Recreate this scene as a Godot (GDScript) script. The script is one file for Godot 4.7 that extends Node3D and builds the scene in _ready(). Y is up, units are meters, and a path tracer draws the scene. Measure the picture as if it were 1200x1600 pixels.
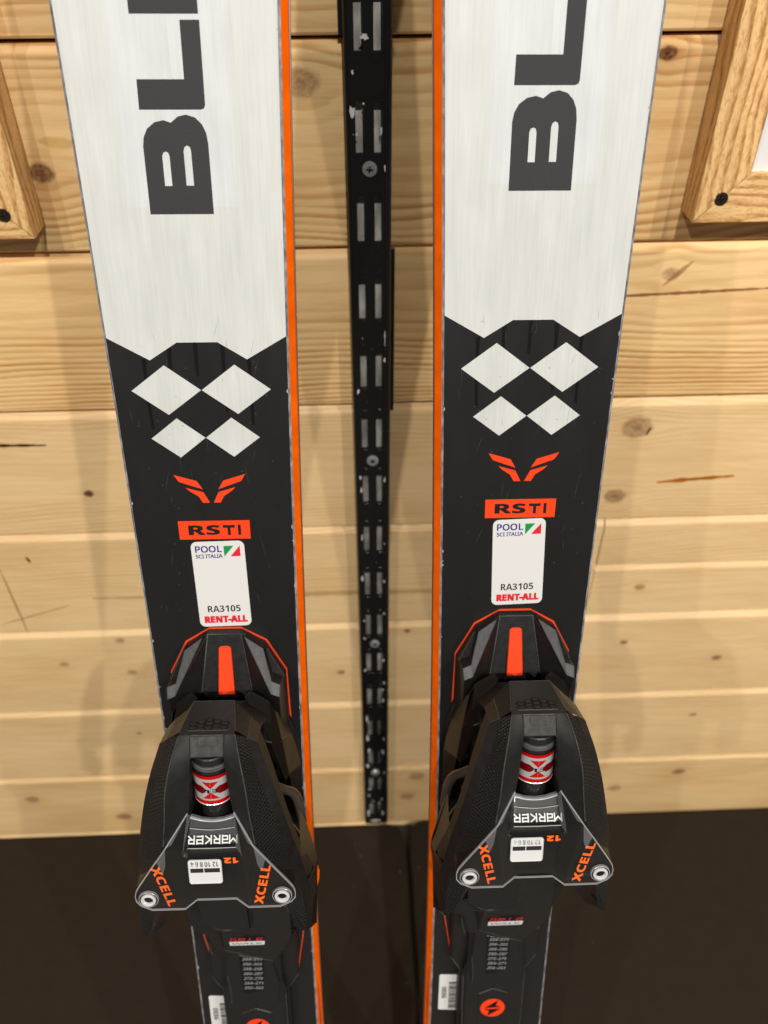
extends Node3D
# A pair of skis leaning against a pine-clad wall, seen from close by. Units: metres; most shapes are written in millimetres.

const Y0 := 0.3654                    # height of the wall's lowest visible board joint above the room floor
const FACE := Vector3(0, 200, 360)    # outward side of shells in ski coordinates (u across, s along, n up from the topsheet)
var M := {}
var used := {}
var org := Vector3.ZERO               # added to every millimetre coordinate of the part being built
var rng := RandomNumberGenerator.new()


func _ready() -> void:
	rng.seed = 71
	# ---- camera, surroundings, lamps
	var cam := Camera3D.new()
	cam.name = "camera"
	var lens := CameraAttributesPhysical.new()
	lens.frustum_focal_length = 26.0
	lens.exposure_aperture = 9.0
	lens.frustum_focus_distance = 0.37
	cam.attributes = lens
	add_child(cam)
	cam.position = Vector3(-0.00796, 0.80737 + Y0, 0.51293)
	cam.rotation = Vector3(-0.699338, -0.033846, -0.005314)
	cam.projection = Camera3D.PROJECTION_FRUSTUM
	cam.near = 0.02
	cam.far = 30.0
	cam.size = 2.0 * 0.02 * 800.0 / 1266.36
	var we := WorldEnvironment.new()
	we.name = "surroundings"
	var env := Environment.new()
	env.background_mode = Environment.BG_COLOR
	env.background_color = Color(0.115, 0.11, 0.103).linear_to_srgb()
	env.tonemap_mode = Environment.TONE_MAPPER_LINEAR
	env.tonemap_exposure = 1.0
	env.sdfgi_enabled = true
	env.ssao_enabled = true
	env.ssil_enabled = true
	we.environment = env
	add_child(we)
	for lx in [[-1.83, 0.45], [-1.1, 0.48], [0.22, 0.95], [1.175, 0.70], [2.075, 0.72]]:  # the middle one is added to fill the dark wall between the skis
		var l := OmniLight3D.new()
		l.name = "ceiling_and_fill_light"
		l.light_color = Color(1.0, 0.985, 0.96)
		l.light_energy = 5.4 * lx[1]
		l.light_size = 0.028
		l.omni_range = 9.0
		l.omni_attenuation = 2.0
		l.shadow_enabled = true
		l.position = Vector3(lx[0], 2.77 + Y0, 2.5)
		add_child(l, true)
	make_materials()
	build_wall()
	build_floor()
	build_rail()
	build_frames()
	build_ski("ski", -1)
	build_ski("ski", 1)


# ------------------------------------------------------------------ small helpers
func fresh(called: String) -> String:
	if not used.has(called):
		used[called] = 0
		return called
	used[called] += 1
	return "%s_%03d" % [called, used[called]]


func tag(o: Node, label: String, category: String, group := "") -> void:
	o.set_meta("label", label)
	o.set_meta("category", category)
	if group:
		o.set_meta("group", group)


func thing(called: String, label: String, category: String, group := "") -> Node3D:
	var o := Node3D.new()
	o.name = fresh(called)
	add_child(o)
	tag(o, label, category, group)
	return o


func put(called: String, m: Mesh, mat: Material, parent: Node) -> MeshInstance3D:
	var o := MeshInstance3D.new()
	var n := called
	var k := 0
	while parent.has_node(NodePath(n)):
		k += 1
		n = "%s_%03d" % [called, k]
	o.name = n
	o.mesh = m
	o.material_override = mat
	parent.add_child(o)
	return o


func stuff(o: Node) -> Node:
	o.set_meta("kind", "stuff")
	return o


func begin() -> SurfaceTool:
	var st := SurfaceTool.new()
	st.begin(Mesh.PRIMITIVE_TRIANGLES)
	return st


func vx(st: SurfaceTool, p: Vector3, n: Vector3, uv := Vector2.ZERO) -> void:
	st.set_normal(n)
	st.set_uv(uv)
	st.add_vertex((p + org) * 0.001)


# a, b, c run counter-clockwise as seen from the side that na points to (or the other way round: it is put right here)
func tri(st: SurfaceTool, a: Vector3, b: Vector3, c: Vector3, na: Vector3, nb: Vector3, nc: Vector3, ua := Vector2.ZERO, ub := Vector2.ZERO, uc := Vector2.ZERO) -> void:
	if (b - a).cross(c - a).dot(na + nb + nc) > 0:
		vx(st, a, na, ua); vx(st, c, nc, uc); vx(st, b, nb, ub)
	else:
		vx(st, a, na, ua); vx(st, b, nb, ub); vx(st, c, nc, uc)


func quad(st: SurfaceTool, a: Vector3, b: Vector3, c: Vector3, d: Vector3, n: Vector3) -> void:
	tri(st, a, b, c, n, n, n)
	tri(st, a, c, d, n, n, n)


# flat-faced shell with softly rounded-looking edges: polys are rings of corners; inside = a point within the body, or INF for "turned to FACE"
func facets(polys: Array, r := 0.5, inside := Vector3.INF, st: SurfaceTool = null) -> SurfaceTool:
	if st == null:
		st = begin()
	var norms := []
	var sums := {}
	for p in polys:
		var n := Vector3.ZERO
		var c := Vector3.ZERO
		for i in p.size():
			n += (p[i] as Vector3).cross(p[(i + 1) % p.size()])
			c += p[i]
		c /= p.size()
		n = n.normalized()
		var out := (FACE - c) if inside == Vector3.INF else (c - inside)
		if n.dot(out) < 0:
			n = -n
			p.reverse()
		norms.append(n)
		for q in p:
			var key := Vector3i((q as Vector3) * 20.0)
			sums[key] = sums.get(key, Vector3.ZERO) + n
	for k in polys.size():
		var p: Array = polys[k]
		var n: Vector3 = norms[k]
		var ins := []
		for i in p.size():
			var a: Vector3 = p[i - 1]
			var v: Vector3 = p[i]
			var b: Vector3 = p[(i + 1) % p.size()]
			var i1 := n.cross((v - a).normalized())
			var i2 := n.cross((b - v).normalized())
			var off := (i1 + i2) / maxf(1.0 + i1.dot(i2), 0.25) * r
			off = off.limit_length(minf(2.0 * r, 0.4 * minf((v - a).length(), (b - v).length())))
			ins.append(v + off)
		for i in range(1, p.size() - 1):
			tri(st, ins[0], ins[i], ins[i + 1], n, n, n)
		for i in p.size():
			var j := (i + 1) % p.size()
			var s1: Vector3 = (sums[Vector3i((p[i] as Vector3) * 20.0)] as Vector3).normalized()
			var s2: Vector3 = (sums[Vector3i((p[j] as Vector3) * 20.0)] as Vector3).normalized()
			if s1.dot(n) < 0.35: s1 = n
			if s2.dot(n) < 0.35: s2 = n
			tri(st, p[i], p[j], ins[j], s1, s2, n)
			tri(st, p[i], ins[j], ins[i], s1, n, n)
	return st


func flip(polys: Array) -> Array:
	var out := []
	for p in polys:
		var q := []
		for v in p:
			q.append(Vector3(-v.x, v.y, v.z))
		out.append(q)
	return out


func both(polys: Array) -> Array:
	return polys + flip(polys)


func catmull(pts: Array, t: float) -> Vector3:
	var n := pts.size() - 1
	var x := clampf(t, 0.0, 1.0) * n
	var i := mini(int(x), n - 1)
	var f := x - i
	return (pts[i] as Vector3).cubic_interpolate(pts[i + 1], pts[maxi(i - 1, 0)], pts[mini(i + 2, n)], f)


# surface between lines of equally many stations; lines inside are rounded by r
func loft(lines: Array, r: float, sub: int, mirror := 1.0, st: SurfaceTool = null) -> SurfaceTool:
	if st == null:
		st = begin()
	var cnt: int = ((lines[0] as Array).size() - 1) * sub + 1
	var L := []
	for ln in lines:
		var a := []
		for k in cnt:
			var v := catmull(ln, k / float(cnt - 1))
			a.append(Vector3(v.x * mirror, v.y, v.z))
		L.append(a)
	var E := []
	var which := []
	for k in L.size():
		if k == 0 or k == L.size() - 1 or r <= 0.0:
			E.append(L[k]); which.append([k, k == 0])
			if r <= 0.0 and k > 0 and k < L.size() - 1:
				E.append(L[k]); which.append([k, true])
			continue
		for side in [-1, 1]:
			var a := []
			for i in cnt:
				var d: Vector3 = L[k + side][i] - L[k][i]
				a.append(L[k][i] + d.normalized() * minf(r, d.length() * 0.4))
			E.append(a); which.append([k, side == 1])
	var N := []
	for e in E.size():
		var o := e + 1 if which[e][1] else e - 1
		var a := []
		for i in cnt:
			var along: Vector3 = E[e][mini(i + 1, cnt - 1)] - E[e][maxi(i - 1, 0)]
			var n := along.cross(E[o][i] - E[e][i]).normalized()
			if n.dot(FACE - E[e][i]) < 0:
				n = -n
			a.append(n)
		N.append(a)
	var run := [0.0]
	for i in cnt - 1:
		run.append(run[-1] + (L[0][i] as Vector3).distance_to(L[0][i + 1]) / 14.0)
	for e in E.size() - 1:
		for i in cnt - 1:
			var w0 := (E[e][i] as Vector3).distance_to(E[e + 1][i]) / 14.0
			var w1 := (E[e][i + 1] as Vector3).distance_to(E[e + 1][i + 1]) / 14.0
			var u0 := Vector2(0, run[i])
			var u1 := Vector2(0, run[i + 1])
			var u2 := Vector2(w1, run[i + 1])
			var u3 := Vector2(w0, run[i])
			tri(st, E[e][i], E[e][i + 1], E[e + 1][i + 1], N[e][i], N[e][i + 1], N[e + 1][i + 1], u0, u1, u2)
			tri(st, E[e][i], E[e + 1][i + 1], E[e + 1][i], N[e][i], N[e + 1][i + 1], N[e + 1][i], u0, u2, u3)
	return st


func area2(p: PackedVector2Array) -> float:
	var a := 0.0
	for i in p.size():
		a += p[i].cross(p[(i + 1) % p.size()])
	return a


# a flat piece with the outline p (u, s) between the heights n0 and n1; c chamfers its upper rim; x places it
func plate(p: PackedVector2Array, n0: float, n1: float, c := 0.0, x := Transform3D.IDENTITY, st: SurfaceTool = null) -> SurfaceTool:
	if st == null:
		st = begin()
	if area2(p) < 0:
		p.reverse()
	var top := p
	if c > 0.0:
		top = PackedVector2Array()
		for i in p.size():
			var a := (p[i] - p[i - 1]).normalized()
			var b := (p[(i + 1) % p.size()] - p[i]).normalized()
			var ia := Vector2(-a.y, a.x)
			var ib := Vector2(-b.y, b.x)
			top.append(p[i] + (ia + ib) / maxf(1.0 + ia.dot(ib), 0.4) * c)
	var up := x.basis.z.normalized()
	var t := Geometry2D.triangulate_polygon(top)
	for i in range(0, t.size(), 3):
		tri(st, x * Vector3(top[t[i]].x, top[t[i]].y, n1), x * Vector3(top[t[i + 1]].x, top[t[i + 1]].y, n1), x * Vector3(top[t[i + 2]].x, top[t[i + 2]].y, n1), up, up, up)
	var nc := n1 - c
	for i in p.size():
		var j := (i + 1) % p.size()
		var d := (p[j] - p[i]).normalized()
		var o := (x.basis * Vector3(d.y, -d.x, 0)).normalized()
		quad(st, x * Vector3(p[i].x, p[i].y, n0), x * Vector3(p[j].x, p[j].y, n0), x * Vector3(p[j].x, p[j].y, nc), x * Vector3(p[i].x, p[i].y, nc), o)
		if c > 0.0:
			quad(st, x * Vector3(p[i].x, p[i].y, nc), x * Vector3(p[j].x, p[j].y, nc), x * Vector3(top[j].x, top[j].y, n1), x * Vector3(top[i].x, top[i].y, n1), (o + up).normalized())
	return st


func pv(a: Array) -> PackedVector2Array:
	var p := PackedVector2Array()
	for i in range(0, a.size(), 2):
		p.append(Vector2(a[i], a[i + 1]))
	return p


func rect(u0: float, s0: float, u1: float, s1: float) -> PackedVector2Array:
	return pv([u0, s0, u1, s0, u1, s1, u0, s1])


func rounded(u0: float, s0: float, u1: float, s1: float, r: float, k := 6) -> PackedVector2Array:
	var p := PackedVector2Array()
	for q in 4:
		var cx := u1 - r if q == 0 or q == 3 else u0 + r
		var cy := s1 - r if q < 2 else s0 + r
		for i in k + 1:
			var a := (q + i / float(k)) * PI / 2
			p.append(Vector2(cx + r * cos(a), cy + r * sin(a)))
	return p


func disc(cx: float, cy: float, rx: float, ry: float, k := 40) -> PackedVector2Array:
	var p := PackedVector2Array()
	for i in k:
		p.append(Vector2(cx + rx * cos(TAU * i / k), cy + ry * sin(TAU * i / k)))
	return p


# body turned about an axis: profile of (radius, height); axis = the frame's y
func lathe(prof: Array, seg: int, x: Transform3D, st: SurfaceTool = null) -> SurfaceTool:
	if st == null:
		st = begin()
	for k in prof.size() - 1:
		var a: Vector2 = prof[k]
		var b: Vector2 = prof[k + 1]
		var d := (b - a).normalized()
		for i in seg:
			var t0 := TAU * i / seg
			var t1 := TAU * (i + 1) / seg
			var c0 := Vector3(cos(t0), 0, sin(t0))
			var c1 := Vector3(cos(t1), 0, sin(t1))
			var n0 := (x.basis * (c0 * d.y - Vector3(0, d.x, 0))).normalized()
			var n1 := (x.basis * (c1 * d.y - Vector3(0, d.x, 0))).normalized()
			var y0 := Vector3(0, a.y, 0)
			var y1 := Vector3(0, b.y, 0)
			var ua := Vector2(i / float(seg), k / float(prof.size() - 1))
			var ub := Vector2((i + 1) / float(seg), (k + 1) / float(prof.size() - 1))
			if a.x > 0.0: tri(st, x * (c0 * a.x + y0), x * (c1 * a.x + y0), x * (c1 * b.x + y1), n0, n1, n1, ua, Vector2(ub.x, ua.y), ub)
			if b.x > 0.0: tri(st, x * (c0 * a.x + y0), x * (c1 * b.x + y1), x * (c0 * b.x + y1), n0, n1, n0, ua, ub, Vector2(ua.x, ub.y))
	return st


func tube(path: Array, radius: float, sub: int, seg: int, mirror := 1.0, flat := 1.0) -> SurfaceTool:
	var st := begin()
	var cnt := (path.size() - 1) * sub + 1
	var rings := []
	var nrm := []
	for k in cnt:
		var t := k / float(cnt - 1)
		var p := catmull(path, t)
		var d := (catmull(path, t + 0.01) - catmull(path, t - 0.01)).normalized()
		var a := d.cross(Vector3(0.3, 0.2, 1)).normalized()
		var b := a.cross(d)
		var ring := []
		var nn := []
		for i in seg + 1:
			var c := cos(TAU * i / seg)
			var s := sin(TAU * i / seg)
			var o := a * c * radius + b * s * radius * flat
			var m := (a * c + b * s / flat).normalized()
			ring.append(Vector3((p.x + o.x) * mirror, p.y + o.y, p.z + o.z))
			nn.append(Vector3(m.x * mirror, m.y, m.z))
		rings.append(ring)
		nrm.append(nn)
	for k in cnt - 1:
		for i in seg:
			tri(st, rings[k][i], rings[k + 1][i], rings[k + 1][i + 1], nrm[k][i], nrm[k + 1][i], nrm[k + 1][i + 1])
			tri(st, rings[k][i], rings[k + 1][i + 1], rings[k][i + 1], nrm[k][i], nrm[k + 1][i + 1], nrm[k][i + 1])
	return st


# lettering that fills a box w x h, laid into the frame x (lower left corner at its origin), raised by d
func text(words: String, w: float, h: float, d: float, x: Transform3D, bold := true, slant := 0.0, st: SurfaceTool = null) -> SurfaceTool:
	if st == null:
		st = begin()
	var f := SystemFont.new()
	f.font_names = PackedStringArray(["Droid Sans"])
	f.font_weight = 700 if bold else 400
	var t := TextMesh.new()
	t.font = f
	t.text = words
	t.font_size = 48
	t.pixel_size = 0.02
	t.depth = 1.0
	t.curve_step = 1.0
	var box := t.get_aabb()
	var y := x * Transform3D(Basis(Vector3(w / box.size.x, 0, 0), Vector3(slant * h / box.size.y, h / box.size.y, 0), Vector3(0, 0, d)), Vector3.ZERO) * Transform3D(Basis(), -box.position)
	y.origin += org
	st.append_from(t, 0, Transform3D(y.basis * 0.001, y.origin * 0.001))
	return st


# the same lettering with swollen strokes
func heavy(words: String, w: float, h: float, grow: float, x: Transform3D, bold := true) -> SurfaceTool:
	var st := begin()
	var k := 0
	for d in [Vector2(-1, -1), Vector2(1, -1), Vector2(-1, 1), Vector2(1, 1)]:
		text(words, w - 2 * grow, h - 2 * grow, 0.06 + 0.004 * k, x * Transform3D(Basis(), Vector3(grow + d.x * grow, grow + d.y * grow, 0)), bold, 0.0, st)
		k += 1
	return st


func at(u: float, s: float, n: float, turn := 0.0) -> Transform3D:
	return Transform3D(Basis(Vector3(0, 0, 1), deg_to_rad(turn)), Vector3(u, s, n))


# block letters from straight strokes: each stroke (x0, y0, x1, y1) on a grid, drawn w thick
const BLOCK := {
	"M": [0, 0, 0, 10, 0, 9, 4, 4, 4, 4, 8, 9, 8, 0, 8, 10],
	"A": [0, 9.1, 6.5, 9.1, 6.5, 0, 6.5, 10, 0.9, 5.2, 6.5, 5.2, 0.9, 0.9, 6.5, 0.9, 0.9, 0.9, 0.9, 5.2],
	"R": [0, 0, 0, 10, 0, 9.1, 6, 9.1, 6, 9.1, 6, 5, 1, 4.8, 6, 4.8, 2.5, 4.8, 6.5, 0.4],
	"T": [0, 9.1, 8, 9.1, 4, 0, 4, 9.1],
	"I": [2.6, 0, 2.6, 10],
	"G": [6.5, 9.1, 0.9, 9.1, 0.9, 10, 0.9, 0, 0.9, 0.9, 6.5, 0.9, 6.5, 0, 6.5, 5.8, 3.4, 5.0, 6.5, 5.0],
	"P": [0.9, 0, 0.9, 10, 0.9, 9.1, 6.5, 9.1, 6.5, 10, 6.5, 3.4, 0.9, 4.2, 6.5, 4.2],
	"K": [0, 0, 0, 10, 1, 5, 6.5, 9.6, 1, 5, 6.5, 0.4],
	"E": [0, 0, 0, 10, 0, 9.1, 6.5, 9.1, 6.5, 10, 6.5, 4.6, 1, 5.0, 6.5, 5.0, 0, 0.9, 6.5, 0.9],
}


func strokes(word: String, w: float, h: float, thick: float, x: Transform3D, d: float) -> SurfaceTool:
	var st := begin()
	var total := word.length() * 9.6 - 2.0
	for k in word.length():
		var a: Array = BLOCK[word[k]]
		for i in range(0, a.size(), 4):
			var p := Vector2((k * 9.6 + a[i]) * w / total, a[i + 1] * h / 10.0)
			var q := Vector2((k * 9.6 + a[i + 2]) * w / total, a[i + 3] * h / 10.0)
			var e := (q - p).normalized() * thick * 0.5
			var g := Vector2(-e.y, e.x)
			plate(PackedVector2Array([p - e * 0.6 - g, q + e * 0.6 - g, q + e * 0.6 + g, p - e * 0.6 + g]), 0.0, d + 0.004 * (i / 4), 0.0, x, st)
	return st


# ------------------------------------------------------------------ materials
func std(c: Color, rough: float, metal := 0.0, spec := 0.5) -> StandardMaterial3D:
	var m := StandardMaterial3D.new()
	m.albedo_color = c.linear_to_srgb()
	m.roughness = rough
	m.metallic = metal
	m.metallic_specular = spec
	return m


func noise_tex(freq: float, ramp: Array, w := 256, h := 256, oct := 4, sd := 1, normal := false, bump := 4.0) -> NoiseTexture2D:
	var n := FastNoiseLite.new()
	n.seed = sd
	n.frequency = freq
	n.fractal_octaves = oct
	var t := NoiseTexture2D.new()
	t.width = w
	t.height = h
	t.seamless = true
	t.noise = n
	t.as_normal_map = normal
	t.bump_strength = bump
	if ramp:
		var g := Gradient.new()
		g.offsets = PackedFloat32Array([0.0, 1.0])
		g.colors = PackedColorArray([ramp[0], ramp[1]])
		t.color_ramp = g
	return t


func tri_uv(m: StandardMaterial3D, scale: Vector3) -> StandardMaterial3D:
	m.uv1_triplanar = true
	m.uv1_scale = scale
	m.uv1_triplanar_sharpness = 4.0
	return m


func picture(w: int, h: int, bytes: PackedByteArray) -> ImageTexture:
	return ImageTexture.create_from_image(Image.create_from_data(w, h, false, Image.FORMAT_RGB8, bytes))


func make_materials() -> void:
	# streaks that run along the ski, for the brushed white sheet
	var w := 256
	var h := 1024
	var n1 := FastNoiseLite.new(); n1.seed = 3; n1.frequency = 0.02
	var by := PackedByteArray(); by.resize(w * h * 3)
	for y in h:
		for x in w:
			var v := 0.95 + 0.03 * n1.get_noise_2d(x * 14.0, y * 0.55) + 0.022 * n1.get_noise_2d(x * 3.0 + 500, y * 0.16) + 0.03 * n1.get_noise_2d(x * 0.9, y * 0.5 + 900)
			var c := int(clampf(v, 0, 1) * 255)
			var i := (y * w + x) * 3
			by[i] = c; by[i + 1] = c; by[i + 2] = int(clampf(v - 0.012, 0, 1) * 255)
	var streak := picture(w, h, by)
	M.white = tri_uv(std(Color(0.61, 0.612, 0.6), 0.42, 0.0, 0.45), Vector3(12, 2.2, 12))
	M.white.albedo_texture = streak
	M.white_panel = tri_uv(std(Color(0.625, 0.635, 0.65), 0.38, 0.0, 0.45), Vector3(12, 2.2, 12))
	M.white_panel.albedo_texture = streak
	var smudge := noise_tex(0.02, [Color(0.78, 0.78, 0.78), Color(1, 1, 1)], 256, 256, 5, 8)
	M.black_sheet = tri_uv(std(Color(0.0112, 0.0103, 0.0099), 0.42, 0.0, 0.42), Vector3(9, 3, 9))
	M.black_sheet.roughness_texture = smudge
	M.gloss_bar = std(Color(0.005, 0.005, 0.005), 0.3, 0.0, 0.4)
	M.ink = tri_uv(std(Color(0.03, 0.029, 0.03), 0.62, 0.0, 0.35), Vector3(60, 60, 60))
	M.ink.normal_enabled = true
	M.ink.normal_texture = noise_tex(0.08, [], 128, 128, 3, 4, true, 3.0)
	M.ink.normal_scale = 0.08
	M.orange_side = tri_uv(std(Color(1.0, 0.15, 0.0), 0.5, 0.0, 0.15), Vector3(20, 4, 20))
	M.orange_side.albedo_texture = noise_tex(0.035, [Color(0.87, 0.84, 0.8), Color(1, 1, 1)], 128, 512, 5, 12)
	M.black_side = std(Color(0.012, 0.012, 0.013), 0.45)
	M.orange = std(Color(0.84, 0.048, 0.005), 0.5, 0.0, 0.4)
	M.orange_line = std(Color(0.7, 0.06, 0.012), 0.5, 0.0, 0.4)
	M.orange_print = std(Color(0.83, 0.13, 0.012), 0.5)
	M.titanal = tri_uv(std(Color(0.5, 0.495, 0.5), 0.35, 0.25), Vector3(60, 9, 60))
	M.titanal.albedo_texture = noise_tex(0.05, [Color(0.45, 0.45, 0.47), Color(1, 1, 1)], 128, 256, 4, 21)
	M.steel = std(Color(0.2, 0.2, 0.2), 0.4, 0.8)
	M.base = std(Color(0.02, 0.02, 0.02), 0.5)
	M.scuff = std(Color(0.075, 0.073, 0.07), 0.5)
	M.scratch = std(Color(0.3, 0.3, 0.3), 0.5)
	M.plastic = tri_uv(std(Color(0.0095, 0.009, 0.0088), 0.5, 0.0, 0.45), Vector3(25, 25, 25))
	M.plastic.roughness_texture = noise_tex(0.03, [Color(0.72, 0.72, 0.72), Color(1, 1, 1)], 256, 256, 5, 31)
	M.plastic.normal_enabled = true
	M.plastic.normal_texture = noise_tex(0.15, [], 256, 256, 3, 32, true, 2.0)
	M.plastic.normal_scale = 0.12
	M.rubbed = tri_uv(std(Color(0.062, 0.058, 0.054), 0.62, 0.0, 0.4), Vector3(30, 30, 30))
	M.rubbed.albedo_texture = noise_tex(0.025, [Color(0.55, 0.55, 0.55), Color(1, 1, 1)], 256, 256, 5, 33)
	M.rubbed.normal_enabled = true
	M.rubbed.normal_texture = noise_tex(0.1, [], 256, 256, 4, 35, true, 2.0)
	M.rubbed.normal_scale = 0.2
	M.arm = tri_uv(std(Color(0.015, 0.0138, 0.0128), 0.6, 0.0, 0.42), Vector3(25, 25, 25))
	M.arm.albedo_texture = noise_tex(0.02, [Color(0.6, 0.59, 0.57), Color(1, 1, 1)], 256, 256, 5, 34)
	M.arm.normal_enabled = true
	M.arm.normal_texture = M.plastic.normal_texture
	M.arm.normal_scale = 0.15
	M.satin = std(Color(0.013, 0.0122, 0.012), 0.24, 0.0, 0.55)
	M.brown_gloss = std(Color(0.0105, 0.008, 0.0065), 0.34, 0.0, 0.26)
	M.grey = tri_uv(std(Color(0.1, 0.102, 0.105), 0.55), Vector3(30, 30, 30))
	M.grey.albedo_texture = noise_tex(0.03, [Color(0.7, 0.7, 0.7), Color(1, 1, 1)], 256, 256, 5, 36)
	M.loop = std(Color(0.06, 0.046, 0.033), 0.3, 0.0, 0.5)  # brown tint paints in the wood that glossy black plastic reflects
	M.pit = std(Color(0.003, 0.003, 0.003), 0.6, 0.0, 0.3)
	# moulded grip: woven lozenges as relief
	var g := 160
	var gb := PackedByteArray(); gb.resize(g * g * 3)
	for y in g:
		for x in g:
			var v := 0.0
			for q in 2:
				var cx := fposmod(x / 160.0 * 5.0 + 0.5 * q, 1.0) - 0.5
				var cy := fposmod(y / 160.0 * 8.0 + 0.5 * q, 1.0) - 0.5
				v = maxf(v, clampf(1.25 - 2.0 * (absf(cx + cy * 0.35) * 1.25 + absf(cy - cx * 0.5) * 1.15), 0, 1))
			var c := int(v * 255)
			var i := (y * g + x) * 3
			gb[i] = c; gb[i + 1] = c; gb[i + 2] = c
	M.grip = std(Color(0.0135, 0.0128, 0.0122), 0.5, 0.0, 0.45)
	M.grip.heightmap_enabled = true
	M.grip.heightmap_texture = picture(g, g, gb)
	M.grip.heightmap_scale = 0.16
	M.clear = StandardMaterial3D.new()
	M.clear.transparency = BaseMaterial3D.TRANSPARENCY_ALPHA
	M.clear.albedo_color = Color(0.08, 0.08, 0.08, 0.02)
	M.clear.roughness = 0.03
	M.clear.metallic_specular = 0.62
	M.clear_highlight = StandardMaterial3D.new()  # whitish film: bright highlights of clear plastic put into the colour
	M.clear_highlight.transparency = BaseMaterial3D.TRANSPARENCY_ALPHA
	M.clear_highlight.albedo_color = Color(0.85, 0.85, 0.86, 0.42)
	M.clear_highlight.roughness = 0.2
	M.clear_highlight.metallic_specular = 0.7
	M.clear_reflection = StandardMaterial3D.new()  # pale film: reflections of the room put into the colour
	M.clear_reflection.transparency = BaseMaterial3D.TRANSPARENCY_ALPHA
	M.clear_reflection.albedo_color = Color(0.8, 0.79, 0.82, 0.13)
	M.clear_reflection.roughness = 0.12
	M.cap = std(Color(0.0065, 0.0062, 0.006), 0.42, 0.0, 0.4)
	M.chrome = std(Color(0.86, 0.85, 0.83), 0.2, 0.4)
	M.zinc = tri_uv(std(Color(0.62, 0.63, 0.62), 0.35, 0.2), Vector3(200, 200, 200))
	M.zinc.roughness_texture = noise_tex(0.05, [Color(0.4, 0.4, 0.4), Color(1, 1, 1)], 128, 128, 4, 44)
	M.zinc.albedo_texture = noise_tex(0.06, [Color(0.4, 0.4, 0.4), Color(1, 1, 1)], 128, 128, 4, 45)
	M.print_white = std(Color(0.62, 0.62, 0.61), 0.5)
	M.sticker = std(Color(0.64, 0.63, 0.605), 0.4)
	M.blue = std(Color(0.02, 0.022, 0.17), 0.5)
	M.green = std(Color(0.0, 0.25, 0.045), 0.5)
	M.red = std(Color(0.6, 0.012, 0.025), 0.5)
	M.text_black = std(Color(0.018, 0.017, 0.018), 0.5)
	M.text_grey = std(Color(0.22, 0.22, 0.215), 0.5)
	M.rail = tri_uv(std(Color(0.006, 0.006, 0.006), 0.34, 0.0, 0.5), Vector3(20, 20, 20))
	M.rail.roughness_texture = smudge
	M.rail_back = tri_uv(std(Color(0.7, 0.66, 0.6), 0.6, 0.0), Vector3(30, 8, 30))
	M.rail_back.albedo_texture = noise_tex(0.03, [Color(0.6, 0.6, 0.6), Color(1, 1, 1)], 128, 128, 4, 51)
	M.chip = std(Color(0.68, 0.67, 0.65), 0.7)
	M.mat_rubber = tri_uv(std(Color(0.0242, 0.016, 0.0096), 0.72, 0.0, 0.3), Vector3(3, 3, 3))
	M.mat_rubber.albedo_texture = noise_tex(0.03, [Color(0.91, 0.91, 0.91), Color(1.0, 1.0, 1.0)], 512, 512, 7, 61)
	M.mat_rubber.normal_enabled = true
	M.mat_rubber.normal_texture = noise_tex(0.3, [], 512, 512, 2, 62, true, 2.0)
	M.mat_rubber.normal_scale = 0.15
	M.crumb = std(Color(0.11, 0.095, 0.075), 0.8)
	M.plinth = std(Color(0.05, 0.04, 0.03), 0.7)
	M.floor = std(Color(0.12, 0.1, 0.08), 0.6)
	M.wall_core = std(Color(0.09, 0.05, 0.024), 0.8)
	M.dark_screw = std(Color(0.06, 0.035, 0.028), 0.38, 0.7)
	M.board = std(Color(0.74, 0.74, 0.74), 0.35)


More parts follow.
